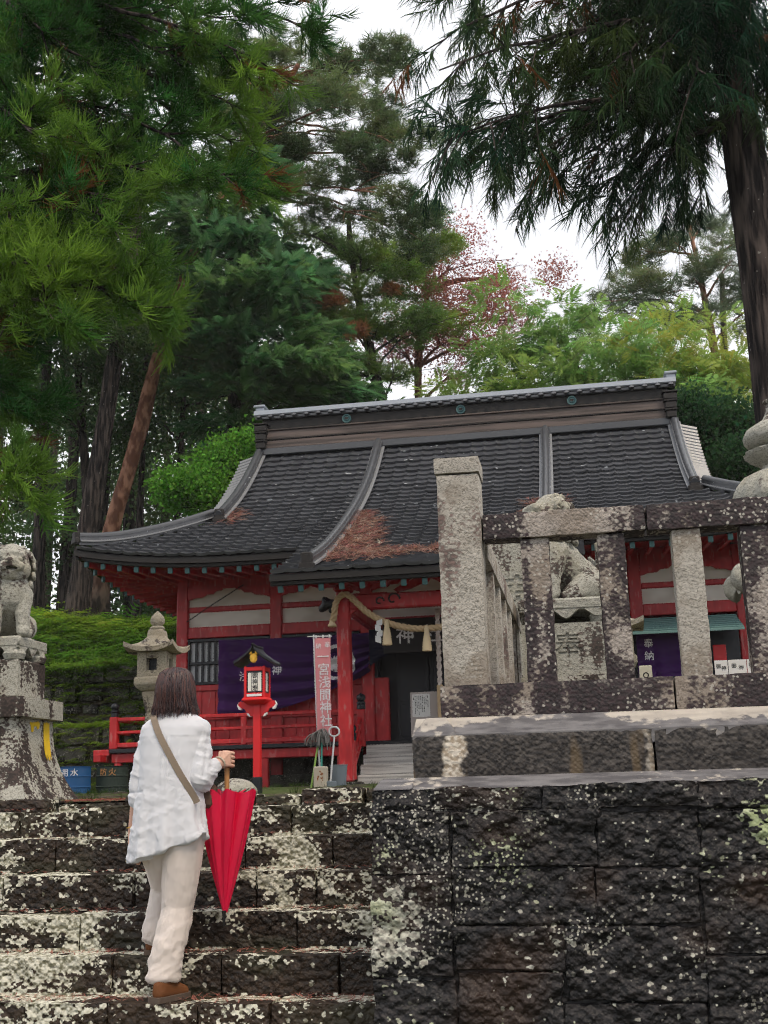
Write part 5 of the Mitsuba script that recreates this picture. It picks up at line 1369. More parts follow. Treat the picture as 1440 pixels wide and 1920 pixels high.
for key, lab, mat, a, b, head in (('mop', 'mop with yellow green handle and grey yarn head upwards', 'bamboo_green', (-3.27, 13.8, .05), (-3.20, 13.98, .68), 1), ('mop', 'mop with teal handle and grey yarn head, standing in the tin can', 'teal_pole', (-3.155, 13.87, .1), (-3.16, 13.95, .70), 1), ('shovel', 'shovel with white shaft and looped grip upwards beside the porch pillar', 'white_plastic', (-3.06, 13.9, .06), (-3.01, 13.98, .70), 0)):
    m = thing(key, lab, key)
    part(m, 'handle', tube([a, b], .012, 8), mat, True)
    if head:
        vs = []
        rr = np.random.default_rng(int(a[0] * -100))
        for i in range(46):
            d = rr.normal(0, 1, 3) * [.036, .034, .02]
            vs.append(tube(spline([np.array(b) + [0, 0, .01], np.array(b) + d * .7 + [0, 0, .045], np.array(b) + d * 1.35 + [0, 0, .0], np.array(b) + d * 1.55 + [0, 0, -.05 - rr.uniform(0, .06)]], 7), .008, 4, False))
        part(m, 'yarn_head', merge(*vs), 'mop_yarn', True)
    else:
        part(m, 'grip', tube(spline([[-3.01, 13.98, .69], [-3.075, 13.98, .75], [-3.06, 13.98, .785], [-2.97, 13.98, .785], [-2.95, 13.98, .75], [-3.01, 13.98, .69]], 30), .011, 8), 'white_plastic', True)
        part(m, 'blade', box(-3.13, -2.97, 13.86, 13.88, .01, .16, .02), 'grey_pail')

# ------------------------------------------------------------------ red wooden lantern on a post
ln = thing('wooden_lantern', 'red wooden lantern with black roof and gold emblem on a bright red post', 'lantern')
LX, LY = -2.842, 10.0
part(ln, 'post', box(LX - .040, LX + .040, LY - .04, LY + .04, .0, .85, .006), 'bright_red')
part(ln, 'post_foot', box(LX - .046, LX + .046, LY - .046, LY + .046, -.02, .17, .006), 'black_wood')
for sg in (-1, 1):
    part(ln, 'bracket', merge(prism(np.array([[0, .70], [0, .80], [.15, .835], [.175, .80], [.16, .77], [.135, .775], [.10, .765], [.08, .735], [.05, .73], [.035, .70]]) * [sg, 1] + [LX + sg * .04, 0], LY - .018, LY + .018)), 'bright_red')
    part(ln, 'bracket_edge', merge(prism(np.array([[.135, .772], [.15, .78], [.178, .805], [.165, .83], [.185, .80], [.165, .762], [.14, .757]]) * [sg, 1] + [LX + sg * .04, 0], LY - .022, LY + .022), prism(np.array([[.03, .695], [.045, .72], [.075, .73], [.07, .715], [.05, .70]]) * [sg, 1] + [LX + sg * .04, 0], LY - .022, LY + .022)), 'white_print')
part(ln, 'floor', merge(frustum(LX, LY, .835, .862, .145, .145, .125, .125), frustum(LX, LY, .80, .834, .09, .09, .14, .14)), 'bright_red')
bx = part(ln, 'box', merge(*[box(LX + sx * .105 - .014, LX + sx * .105 + .014, LY + sy * .105 - .014, LY + sy * .105 + .014, .863, 1.135, .004) for sx in (-1, 1) for sy in (-1, 1)], *[box(LX - .09, LX + .09, LY + sy * .105 - .01, LY + sy * .105 + .01, z0, z1, .003) for sy in (-1, 1) for z0, z1 in ((.865, .90), (1.095, 1.13))], *[box(LX + sx * .105 - .01, LX + sx * .105 + .01, LY - .09, LY + .09, z0, z1, .003) for sx in (-1, 1) for z0, z1 in ((.865, .90), (1.095, 1.13))]), 'bright_red')
part(bx, 'white_rail', box(LX - .085, LX + .085, LY - .121, LY - .117, .868, .890, .002), 'white_print')
for r in range(4):
    q = turned(merge(box(-.082, .082, -.102, -.098, .905, 1.09, .001)), rz=r * math.pi / 2, at=(LX, LY, 0))
    pn = part(bx, 'pane', q, 'lantern_paper')
    part(bx, 'pane_frame', turned(merge(*[box(x - .006, x + .006, -.108, -.103, .903, 1.092, .002) for x in (-.082, .082)], *[box(-.076, .076, -.108, -.103, z - .006, z + .006, .002) for z in (.909, 1.086)], *[box(x - .003, x + .003, -.107, -.103, .915, 1.08, .001) for x in (-.034, .034)]), rz=r * math.pi / 2, at=(LX, LY, 0)), 'black_wood')
for i, ch in enumerate('御神燈'):
    part(bx, 'lettering', shift(glyph(ch, .056, .003), LX, LY - .1025, 1.055 - i * .057), 'ink')
u = np.linspace(-1, 1, 21)
zr_ = 1.30 - .155 * np.abs(u) ** .62 - .0 * u
P = np.stack([np.stack([LX + u * .215, np.full(21, y), zr_ + dz], 1) for y, dz in ((LY - .19, .012), (LY - .15, 0), (LY, -.005), (LY + .15, 0), (LY + .19, .012))])
rf = part(ln, 'roof', slab_of(P, [0, 0, .022]), 'black_wood', 40)
part(rf, 'ridge', tube([[LX, LY - .20, 1.325], [LX, LY, 1.315], [LX, LY + .20, 1.325]], .014, 8), 'black_wood', True)
part(rf, 'gable_board', prism(np.vstack([np.stack([u * .17, 1.296 - .15 * np.abs(u) ** .62], 1), np.stack([u[::-1] * .12, 1.25 - .11 * np.abs(u[::-1]) ** .8], 1)]), LY - .14, LY - .12), 'bright_red') if False else None
part(rf, 'gable_wall', prism([[-.11, 1.135], [.11, 1.135], [.07, 1.20], [0, 1.27], [-.07, 1.20]], LY - .115, LY - .105), 'black_wood')
em = part(rf, 'emblem', turned(lathe([[0, .014], [.024, .012], [.028, .004], [.040, .004], [.044, 0], [0, 0]], 20), rx=math.pi / 2, at=(LX, LY - .146, 1.205)), 'gold', 40)
part(em, 'leaf', merge(*[turned(lathe([[0, .012], [.016, .010], [.02, 0], [0, 0]], 12), rx=math.pi / 2, at=(LX + a, LY - .152, 1.205 + b)) for a, b in ((-.022, .012), (.022, .012), (0, -.02), (-.035, .05), (.035, .05))]), 'gold', 40)

for key in [k for k in scene if k.startswith('wooden_lantern')]:      # the whole lantern head is slim
    scene[key]['to_world'] = T().translate([LX, LY, 0]).scale([.80, .80, .985]).translate([-LX, -LY, 0])
# ------------------------------------------------------------------ stone lanterns, lion dogs, inscribed stone
def curved_roof(cx, cy, z0, r, h, sides, lip=.07, up=.05, top=.12, seg=48, rot=0):
    """A stone lantern's roof: flared eaves with upturned corners."""
    a = np.linspace(0, 2 * math.pi, seg, endpoint=False)
    b = (a - rot + math.pi / sides) % (2 * math.pi / sides) - math.pi / sides
    pol = 1 / np.cos(b)                                   # polygon radius / apothem
    k = np.abs(b) / (math.pi / sides)
    rows = []
    for t in np.linspace(0, 1, 9):
        rad = (top + (r - top) * t ** 1.0) * (1 + (pol - 1) * (.25 + .75 * t))
        z = z0 + lip + h * (1 - t) ** 1.7 + up * k ** 3 * t ** 3
        rows.append(np.stack([cx + rad * np.cos(a), cy + rad * np.sin(a), z], -1))
    rows.append(np.stack([cx + rad * np.cos(a), cy + rad * np.sin(a), z0 + up * k ** 3], -1))
    rows.append(np.stack([cx + rad * .55 * np.cos(a), cy + rad * .55 * np.sin(a), z0 + .0 * a + .01], -1))
    v, f = grid(np.array(rows), True)
    n = len(v)
    v = np.vstack([v, [[cx, cy, z0 + lip + h], [cx, cy, z0 + .01]]])
    i = np.arange(seg)
    return v, np.vstack([f[:, ::-1], np.stack([i, (i + 1) % seg, i * 0 + n], 1), np.stack([n - seg + (i + 1) % seg, n - seg + i, i * 0 + n + 1], 1)])


def stone_lantern(cx, cy, label, base=0.):
    t = thing('stone_lantern', label, 'stone lantern', 'pair of stone lanterns')
    def p(nm, m, sm=40):
        v, f = merge(m)
        return part(t, nm, (v * [.80, .80, 1] + [cx, cy, base], f), 'lantern_stone', sm)
    p('base', merge(frustum(0, 0, -.05, .16, .30, .30, .26, .26, .02)))
    p('shaft', merge(frustum(0, 0, .16, .98, .17, .17, .12, .12, .02), frustum(0, 0, .98, 1.22, .12, .12, .17, .17, .02)))
    p('platform', merge(frustum(0, 0, 1.222, 1.28, .17, .17, .25, .25, .015), box(-.255, .255, -.255, .255, 1.281, 1.385, .02)))
    w = .20
    fb = p('fire_box', merge(*[box(sx * w - .07, sx * w + .07, sy * w - .07, sy * w + .07, 1.387, 1.67, .008) for sx in (-.75, .75) for sy in (-.75, .75)], *[turned(merge(box(-.09, .09, -.205, -.09, 1.388, 1.46, .004), box(-.09, .09, -.205, -.09, 1.60, 1.669, .004)), rz=k * math.pi / 2) for k in range(4)]))
    part(fb, 'hollow', turned(box(-.075, .075, -.075, .075, 1.45, 1.61), at=(cx, cy, base)), 'black_wood')  # black block put in as the shade inside the fire box
    p('roof', curved_roof(0, 0, 1.665, .375, .15, 4, .055, .07, .13, rot=0), 30)
    p('neck', merge(frustum(0, 0, 1.84, 1.945, .125, .125, .11, .11, .02), lathe([[0, 1.94], [.10, 1.945], [.115, 1.965], [.085, 1.985], [.07, 1.99]], 20)))
    p('jewel', lathe([[.06, 1.985], [.10, 2.02], [.108, 2.06], [.09, 2.10], [.05, 2.135], [.015, 2.165], [0, 2.17]], 20))
stone_lantern(-4.91, 13.0, 'weathered stone lantern with flared roof behind the walking person')
stone_lantern(.38, 13.0, 'stone lantern whose roof tip shows between the fence posts')

kl = thing('garden_lantern', 'tall carved stone lantern with fluted dome and jewel finial rising behind the stone fence', 'stone lantern')
KX, KY = 1.43, 8.0
kp = lambda nm, m, mat='statue_stone', sm=40: part(kl, nm, turned(m, at=(KX, KY, 0)), mat, sm)
kp('base', lathe([[0, 0], [.34, 0], [.34, .10], [.26, .16], [.15, .2], [0, .2]], 6), sm=False)
kp('shaft', lathe([[.14, .2], [.13, .5], [.15, .52], [.15, .58], [.13, .6], [.13, .82], [.2, .86], [.28, .92], [.28, .97], [0, .97]], 24))
kp('fire_box', lathe([[.19, .97], [.19, 1.25], [0, 1.25]], 6), sm=False)
kp('roof', curved_roof(0, 0, 1.24, .36, .48, 6, .05, .10, .18, 60), sm=30)
for i in range(6):                                       # scrolls at the corners of the roof
    a = i * math.pi / 3 + math.pi / 6
    th = np.linspace(0, 4.6, 22)
    rr = .07 * (1 - th / 6.2)
    c = np.array([math.cos(a), math.sin(a), 0])
    q = np.array([0, 0, 1.33]) + c * .40 + np.outer(rr * np.sin(th), c) + np.outer(-rr * np.cos(th), [0, 0, 1.0])
    kp('roof_scroll', tube(q, np.linspace(.055, .03, 22), 8), sm=True)
kp('dome', lathe([[.20, 1.66], [.335, 1.80], [.345, 1.87], [.32, 1.95], [.26, 2.02], [.18, 2.06], [.12, 2.08], [0, 2.08]], 60, flute=16, amp=.10, zr=(1.7, 2.04)))
kp('lotus_ring', lathe([[.13, 2.075], [.13, 2.10], [.17, 2.13], [.225, 2.165], [.235, 2.20], [.20, 2.215], [.15, 2.22], [0, 2.22]], 60, flute=14, amp=.14, zr=(2.11, 2.21)))
kp('jewel', lathe([[.12, 2.215], [.20, 2.235], [.235, 2.275], [.24, 2.31], [.215, 2.36], [.15, 2.40], [.10, 2.43], [.075, 2.48], [.068, 2.54], [.085, 2.56], [.08, 2.57], [0, 2.56]], 32))


def lion_dog(seed=1):
    """A seated stone lion dog, 0.9 m high, facing -y."""
    J = {'rump': (0, .20, .17, .17), 'belly': (0, .06, .27, .17), 'chest': (0, -.10, .40, .185), 'chest2': (0, -.13, .52, .16), 'neck': (0, -.12, .62, .15),
         'hl': (.15, .12, .14, .13), 'hr': (-.15, .12, .14, .13), 'hkl': (.17, -.02, .09, .085), 'hkr': (-.17, -.02, .09, .085), 'hfl': (.17, -.10, .045, .055), 'hfr': (-.17, -.10, .045, .055),
         'sl': (.12, -.13, .42, .10), 'sr': (-.12, -.13, .42, .10), 'kl': (.125, -.20, .22, .066), 'kr': (-.125, -.20, .22, .066), 'pl': (.13, -.21, .07, .062), 'pr': (-.13, -.21, .07, .062), 'tl': (.13, -.28, .045, .058), 'tr': (-.13, -.28, .045, .058),
         'head': (0, -.14, .71, .175), 'crown': (0, -.10, .78, .15), 'jawl': (.09, -.22, .64, .09), 'jawr': (-.09, -.22, .64, .09), 'muz': (0, -.30, .67, .085), 'muz2': (0, -.27, .61, .08),
         'nose': (0, -.375, .715, .042), 'nl': (.035, -.36, .70, .032), 'nr': (-.035, -.36, .70, .032), 'bl': (.075, -.285, .775, .05), 'br': (-.075, -.285, .775, .05), 'bc': (0, -.28, .80, .035),
         'cl': (.07, -.33, .665, .05), 'cr': (-.07, -.33, .665, .05), 'el': (.155, -.10, .82, .045), 'er': (-.155, -.10, .82, .045), 'el2': (.20, -.08, .76, .03), 'er2': (-.20, -.08, .76, .03)}
    B = [('rump', 'belly'), ('belly', 'chest'), ('chest', 'chest2'), ('chest2', 'neck'), ('rump', 'hl'), ('rump', 'hr'), ('hl', 'hkl'), ('hr', 'hkr'), ('hkl', 'hfl'), ('hkr', 'hfr'), ('chest2', 'sl'), ('chest2', 'sr'), ('sl', 'kl'), ('sr', 'kr'), ('kl', 'pl'), ('kr', 'pr'), ('pl', 'tl'), ('pr', 'tr'),
         ('neck', 'head'), ('head', 'crown'), ('head', 'jawl', 'muz2'), ('head', 'jawr', 'muz2'), ('head', 'muz'), ('muz', 'muz2'), ('muz', 'nose'), ('nl',), ('nr',), ('bl', 'bc'), ('br', 'bc'), ('cl', 'muz'), ('cr', 'muz'), ('el', 'el2'), ('er', 'er2'), ('crown', 'el'), ('crown', 'er')]
    body = hullchain(J, B, 16)
    mouth = m3.Manifold.batch_hull([m3.Manifold.sphere(.022, 10).translate((x, -.375 + abs(x) * .5, .635 + abs(x) * .25)) for x in (-.11, -.05, 0, .05, .11)])
    eyes = [m3.Manifold.sphere(.026, 10).translate((sx * .075, -.315, .735)) for sx in (-1, 1)]
    m = smoothed(body - mouth, .022, 4)
    v = np.array(m.vertices)
    v += np.array(m.vertex_normals) * ((meshkit.fbm(v * 18, 3, seed) - .5) * .022)[:, None]
    curls = []
    rr = np.random.default_rng(seed)
    for z, n, rad in ((.86, 7, .10), (.78, 10, .175), (.69, 11, .205), (.60, 12, .205), (.51, 11, .185)):
        for i in range(n):
            a = math.pi * (-.06 + 1.12 * i / (n - 1))
            c = np.array([math.cos(a) * rad, -.10 + math.sin(a) * rad * .95, z])
            th = np.linspace(0, 5.0, 14)
            r_ = .042 * (1 - th / 7)
            out = np.array([math.cos(a), math.sin(a), 0]); tan = np.array([-math.sin(a), math.cos(a), 0])
            q = c + np.outer(r_ * np.cos(th), tan) + np.outer(r_ * np.sin(th), [0, 0, 1]) + np.outer(th * .004, out)
            curls.append(tube(q, np.linspace(.024, .016, 14), 6))
    tail = []
    for a, l, s_ in ((0, .44, .07), (-.5, .34, .06), (.5, .34, .06), (-.95, .24, .05), (.95, .24, .05)):
        q = spline([[0, .33, .10], [math.sin(a) * .08, .36, .10 + l * .3], [math.sin(a) * .2, .36, .10 + l * .7], [math.sin(a) * .24, .31, .10 + l]], 14)
        tail.append(tube(q, s_ * np.sin(np.linspace(.9, 3.05, 14)) + .006, 8))
        th = np.linspace(0, 5, 14); r_ = .05 * (1 - th / 7)
        tail.append(tube(np.array([math.sin(a) * .17, .40, .10 + l * .45]) + np.stack([r_ * np.cos(th), th * .003, r_ * np.sin(th)], 1), np.linspace(.026, .016, 14), 6))
    return (v, np.array(m.faces)), merge(*eyes), merge(*curls), merge(*tail)


LION = lion_dog()
def place_lion(at, rz, label, scale=1.0):
    t = thing('lion_dog_statue', label, 'statue', 'pair of stone lion dogs')
    for nm, m, sm in zip(('body', 'eyes', 'mane', 'tail'), LION, (True, True, True, True)):
        part(t, nm, turned(m, rz=rz, at=at, s=scale), 'statue_stone', sm)
    return t


def flared_base(cx, cy, z0, z1, w0, w1, n=10):
    rows = []
    for t in np.linspace(0, 1, n):
        w = w1 + (w0 - w1) * (1 - t) ** 2.3
        rows.append([[cx - w, cy - w, z0 + (z1 - z0) * t], [cx + w, cy - w, z0 + (z1 - z0) * t], [cx + w, cy + w, z0 + (z1 - z0) * t], [cx - w, cy + w, z0 + (z1 - z0) * t]])
    v, f = grid(np.array(rows), True)
    n4 = len(v)
    return v, np.vstack([f, [[0, 2, 1], [0, 3, 2], [n4 - 4, n4 - 3, n4 - 2], [n4 - 4, n4 - 2, n4 - 1]]])


def wavy_plinth(cx, cy, z0, z1, w):
    out = [box(cx - w, cx + w, cy - w, cy + w, (z0 + z1) / 2, z1, .015)]
    u = np.linspace(-1, 1, 21)
    prof = np.vstack([np.stack([u * w * .98, (z0 + z1) / 2 - .002 - .035 * np.cos(u * math.pi * 3) * (1 - .3 * np.abs(u)) - .02], 1), [[w * .98, (z0 + z1) / 2 + .01], [-w * .98, (z0 + z1) / 2 + .01]]])
    out += [prism(prof + [cx, 0], cy - w * .98, cy - w * .78), prism(prof + [cx, 0], cy + w * .78, cy + w * .98), prism(prof + [cy, 0], cx - w * .98, cx - w * .78, 'yz'), prism(prof + [cy, 0], cx + w * .78, cx + w * .98, 'yz')]
    out += [lathe([[0, z0], [.07, z0], [.085, z0 + .04], [.06, (z0 + z1) / 2], [0, (z0 + z1) / 2]], 14, (cx + sx * w * .72, cy + sy * w * .72, 0)) for sx in (-1, 1) for sy in (-1, 1)]
    return merge(*out)


def pedestal(cx, cy, rz, label, text=False, yellow=False):
    t = thing('statue_pedestal', label, 'pedestal', 'pedestals of the lion dogs')
    pl = lambda m: turned(m, rz=rz, at=(cx, cy, 0))
    a = part(t, 'flared_base', pl(flared_base(0, 0, .02, .60, .44, .28, 14)), 'pedestal_stone', 40)
    part(t, 'slab', pl(rock(-.34, .34, -.34, .34, .602, .752, .06, .012, .006, 9, seed=4)), 'pedestal_stone', 40)
    blk = box(-.23, .23, -.23, .23, .754, 1.03, .012)
    if text:
        man = m3.Manifold.cube((.62, .62, .38), True).translate((0, 0, .922)) - glyph_solid('奉', .185, .03).translate((.0, -.295, .955))
        part(t, 'block', pl(man), 'statue_stone')
        part(t, 'inlay', pl(shift(glyph('奉', .18, .004), 0, -.288, .955)), 'ink')
    else:
        part(t, 'block', pl(blk), 'pedestal_stone')
    top = 1.115 if text else 1.032
    part(t, 'carved_foot', pl(wavy_plinth(0, 0, top, top + .17, .33 if text else .235)), 'statue_stone', 40)
    if yellow:
        rr = np.random.default_rng(2)
        def flare(z):
            tt = (z - .02) / .58
            return (.28 + .16 * (1 - tt) ** 2.3) + .004
        def streak(x0, x1, zb, zt, n=13):
            u = np.linspace(0, 1, n)
            zl = zb + rr.uniform(0, .07, n); zl[[0, -1]] += .03
            q = [[np.array([flare(zz), x0 + (x1 - x0) * a_, zz]) for zz in np.linspace(zb_, zt - .02 * rr.uniform(), 7)] for a_, zb_ in zip(u, zl)]
            return slab_of(np.array(q), [-.003, 0, 0])
        part(a, 'paint_streak', pl(merge(streak(.12, .215, .30, .595), streak(-.10, .06, .50, .59))), 'yellow_paint', label='yellow paint streaks')
    return top + .17


z = pedestal(-4.29, 8.16, .0, 'stained stone statue pedestal with yellow paint streaks at the head of the stairs', yellow=True)
place_lion((-4.26, 8.14, z), .5, 'stone lion dog statue with curly mane facing the stairs', .78)
z = pedestal(-.09, 8.40, .0, 'stone statue pedestal carved with one character behind the fence posts', text=True)
place_lion((-.08, 8.42, z), -1.0, 'stone lion dog statue half hidden behind the stone fence', .88)
st = thing('inscribed_stone', 'tall pale stone slab carved with a large character behind the fence corner', 'stone')
man = m3.Manifold.cube((.62, .26, 2.1), True).translate((0, 0, 1.0)) - glyph_solid('奉', .40, .03).translate((0, -.115, 1.58))
part(st, 'slab', turned(man, at=(-.50, 9.9, 0)), 'statue_stone')
part(st, 'inlay', turned(shift(glyph('奉', .39, .004), 0, -.108, 1.58), at=(-.50, 9.9, 0)), 'old_stone')
part(st, 'base', rock(-.95, -.05, 9.65, 10.2, -.02, .2, .06, .03, .01, 8, seed=8), 'statue_stone', 40)
pc = thing('cream_sign', 'small cream signboard below the purple curtain, seen through the stone fence', 'sign')
part(pc, 'board', box(.575, .705, 12.4, 12.43, .92, 1.22, .008), 'cream_board')
part(pc, 'leg', box(.62, .66, 12.432, 12.46, .0, 1.0, .004), 'pale_wood')
part(pc, 'mark', turned(lathe([[.02, 0], [.02, .003], [.03, .003], [.03, 0]], 16), rx=math.pi / 2, at=(.64, 12.399, 1.12)), 'ink')

# ------------------------------------------------------------------ drums, boulders, retaining stones of the bank
for key, x, y, mat, txt, col, lab in (('drum', -6.74, 14.9, 'blue_drum', '用水', 'white_print', 'blue steel drum with white lettering beside the lion dog pedestal'), ('drum', -6.34, 15.2, 'green_drum', '防火', 'orange_print', 'dark green drum with orange lettering under the veranda end')):
    d = thing(key, lab, 'drum', 'water drums by the veranda')
    part(d, 'body', lathe(np.array([[0, .0], [.26, .0], [.27, .01], [.26, .02], [.26, .17], [.275, .185], [.26, .20], [.26, .36], [.275, .375], [.26, .39], [.26, .53], [.275, .545], [.25, .55], [0, .53]]) * [.80, .74], 32, (x, y, .05)), mat, 30)
    for i, ch in enumerate(txt):
        v, f = dense(glyph(ch, .105, .003))
        a = (v[:, 0] + (i - .35) * .125) / .21
        part(d, 'lettering', (np.stack([x + np.sin(a) * (.211 - v[:, 1]), y - np.cos(a) * (.211 - v[:, 1]), v[:, 2] + .375], 1), f), col)
for x, y, r, lab in ((-2.60, 8.55, .17, 'mossy rounded boulder on the yard behind the umbrella'), (-5.85, 14.3, .14, 'small pale boulder beside the dark green drum')):
    m = trimesh.creation.icosphere(4, 1.0)
    v = np.array(m.vertices) * [r, r * .8, r * .62]
    v *= (1 + .35 * (meshkit.fbm(v * 6 + x, 3, 3) - .5))[:, None]
    thing('boulder', lab, 'boulder', mesh=(v + [x, y, r * .22], np.array(m.faces)), bsdf='pedestal_stone' if r > .16 else 'old_stone', smooth=True)
rb = np.random.default_rng(21)
for y, z0, z1, lab in ((18.6, .0, 1.22, 'lower dark mossy dry stone bank wall beside the veranda'), (19.78, 1.15, 2.28, 'upper dark mossy dry stone bank wall under the grassy slope')):
    t = thing('bank_wall', lab, 'wall', 'stone walls of the bank')
    zz = z0
    while zz < z1 - .1:
        hgt = rb.uniform(.22, .36)
        x = -13.0 - rb.uniform(0, .4)
        while x < -7.30:
            w = min(rb.uniform(.35, .8), -7.25 - x)
            if x > -11.5 and w > .12:
                part(t, 'stone', rock(x + .015, x + w - .015, y - rb.uniform(.0, .10), y + .3, zz, min(zz + hgt - .02, z1 + .08), .10, .05, .07, 5, seed=int(rb.integers(1e6))), 'old_stone', 40)
            x += w
        zz += hgt
    part(t, 'core', box(-13, -7.28, y + .12, y + .35, z0 - .2, z1 - .05), 'old_stone')
# ------------------------------------------------------------------ the walking person, seen from behind
PX, PYY = -2.145, 5.95
who = thing('person', 'person in white linen shirt and pale wide trousers climbing the stairs', 'person')


def to_man(mesh):
    v, f = merge(mesh)
    return m3.Manifold(m3.Mesh(np.asarray(v, np.float32), np.asarray(f, np.uint32)))


def loft(rows, seg=48, shape=None):
    """Closed loft through rings (z, cx, cy, a, b)."""
    th = np.linspace(0, 2 * math.pi, seg, endpoint=False)
    R = []
    for k, (z, cx, cy, a, b) in enumerate(rows):
        x, y = np.cos(th), np.sin(th)
        e = 2.4
        q = (np.abs(x) ** e + np.abs(y) ** e) ** (-1 / e)
        P = np.stack([cx + a * x * q, cy + b * y * q, z + 0 * th], -1)
        R.append(P if shape is None else shape(P, th, k))
    v, f = grid(np.array(R), True)
    n = len(v)
    v = np.vstack([v, [R[0].mean(0), R[-1].mean(0)]])
    i = np.arange(seg)
    f = np.vstack([f, np.stack([i * 0 + n, (i + 1) % seg, i], 1), np.stack([i * 0 + n + 1, n - seg + i, n - seg + (i + 1) % seg], 1)])
    if trimesh.Trimesh(v, f, process=False).volume < 0:
        f = f[:, ::-1]
    return v, f


def finger(base, pts, r):
    return [(base if i == 0 else pts[i - 1], p, r * (1 - .08 * i)) for i, p in enumerate(pts)]


GX_, GY_, GZ_ = -1.893, 6.075, .197      # where the right hand holds the handle
J = {'head': (PX + .005, 6.0, .57, .088), 'occ': (PX + .005, 5.965, .575, .085), 'chin': (PX + .005, 6.06, .50, .05), 'face': (PX + .005, 6.05, .56, .068), 'nose': (PX + .005, 6.125, .555, .012), 'nb': (PX + .005, 6.105, .585, .014), 'brow': (PX + .005, 6.075, .61, .05),
     'earl': (PX - .082, 6.0, .56, .016), 'earr': (PX + .070, 6.0, .56, .016), 'lip': (PX + .005, 6.105, .515, .016),
     'neck': (PX, 5.985, .46, .05), 'neckb': (PX, 5.98, .40, .055), 'chest': (PX, 5.97, .26, .11), 'shl': (PX - .130, 5.985, .355, .045), 'shr': (PX + .125, 5.985, .355, .045),
     'waist': (PX - .005, 5.955, .08, .09), 'hipl': (PX - .075, 5.955, -.11, .078), 'hipr': (PX + .055, 5.955, -.12, .078),
     'kneel': (PX - .085, 6.19, -.40, .050), 'ankl': (PX - .145, 6.12, -.690, .032), 'kneer': (PX + .045, 5.985, -.50, .052), 'ankr': (PX - .01, 5.845, -.87, .034),
     'footl': (PX - .165, 6.17, -.735, .03), 'footr': (PX + .03, 5.92, -.925, .03),
     'ell': (-2.332, 5.955, .085, .038), 'wrl': (-2.372, 5.975, -.165, .024), 'elr': (-1.990, 5.93, .105, .042), 'wrr': (-1.928, 6.018, .176, .0265)}
B = [('head', 'occ'), ('head', 'face', 'brow'), ('face', 'chin'), ('face', 'nose', 'nb'), ('lip', 'chin'), ('earl',), ('earr',), ('head', 'neck'), ('neck', 'neckb'), ('neckb', 'chest'), ('neckb', 'shl', 'chest'), ('neckb', 'shr', 'chest'), ('chest', 'waist'), ('waist', 'hipl'), ('waist', 'hipr'), ('hipl', 'hipr'),
     ('hipl', 'kneel'), ('kneel', 'ankl'), ('ankl', 'footl'), ('hipr', 'kneer'), ('kneer', 'ankr'), ('ankr', 'footr'), ('shl', 'ell'), ('ell', 'wrl'), ('shr', 'elr'), ('elr', 'wrr')]
body = hullchain(J, B, 18)
sph = lambda p, r: m3.Manifold.sphere(r, 12).translate(tuple(map(float, p)))
seg_ = lambda a, b, r0, r1: m3.Manifold.batch_hull([sph(a, r0), sph(b, r1)])
hand = []
# right hand: a fist round the upright handle, seen from the back of the hand
hand.append(m3.Manifold.batch_hull([sph((-1.922, 6.022, .178), .022), sph((GX_ - .006, GY_ - .036, GZ_ + .034), .015), sph((GX_ - .006, GY_ - .036, GZ_ - .030), .014), sph((GX_ + .020, GY_ - .030, GZ_ + .034), .012), sph((GX_ + .020, GY_ - .030, GZ_ - .028), .011)]))
for i, (dz, r) in enumerate(((.034, .0098), (.013, .0102), (-.009, .0098), (-.030, .0085))):
    ang = np.array([-.95, -.1, .9, 2.0, 2.7]) + .1 * (i % 2)
    rr_ = np.array([.038, .036, .031, .028, .026])
    pts = [np.array([GX_ + rr_[k] * math.cos(ang[k]), GY_ + rr_[k] * math.sin(ang[k]), GZ_ + dz - .0025 * k]) for k in range(5)]
    for k in range(4):
        hand.append(seg_(pts[k], pts[k + 1], r * (1.05 - .06 * k), r * (1 - .06 * k)))
for a, b, r0, r1 in (((-1.915, 6.03, .20), (GX_ - .032, GY_ - .012, GZ_ + .036), .015, .012), ((GX_ - .032, GY_ - .012, GZ_ + .036), (GX_ - .022, GY_ + .016, GZ_ + .030), .012, .0105), ((GX_ - .022, GY_ + .016, GZ_ + .030), (GX_ + .004, GY_ + .029, GZ_ + .022), .0105, .009)):
    hand.append(seg_(a, b, r0, r1))
# left hand: relaxed, fingers down
W = np.array([-2.374, 5.975, -.165])
hand.append(m3.Manifold.batch_hull([sph(W, .022), sph(W + [.004, -.022, -.085], .013), sph(W + [.004, .030, -.080], .012), sph(W + [0, .03, -.04], .014)]))
for i, (dy, L, r) in enumerate(((-.024, .058, .0085), (-.007, .070, .0094), (.011, .074, .0096), (.029, .066, .0092))):
    a = W + [.004, dy, -.085 + .002 * i]
    b = a + [.004, .004, -L * .48]; c = b + [.012, .003, -L * .32]; d = c + [.014, .0, -L * .2]
    hand += [seg_(a, b, r * 1.08, r), seg_(b, c, r, r * .94), seg_(c, d, r * .94, r * .85)]
a = W + [.004, .028, -.030]; b = W + [.010, .050, -.062]; c = W + [.018, .052, -.092]
hand += [seg_(a, b, .013, .0108), seg_(b, c, .0105, .009)]
full = m3.Manifold.batch_boolean([body] + hand, m3.OpType.Add)
bm = smoothed(full, .0075, 3)
part(who, 'body', bm, 'skin', True)

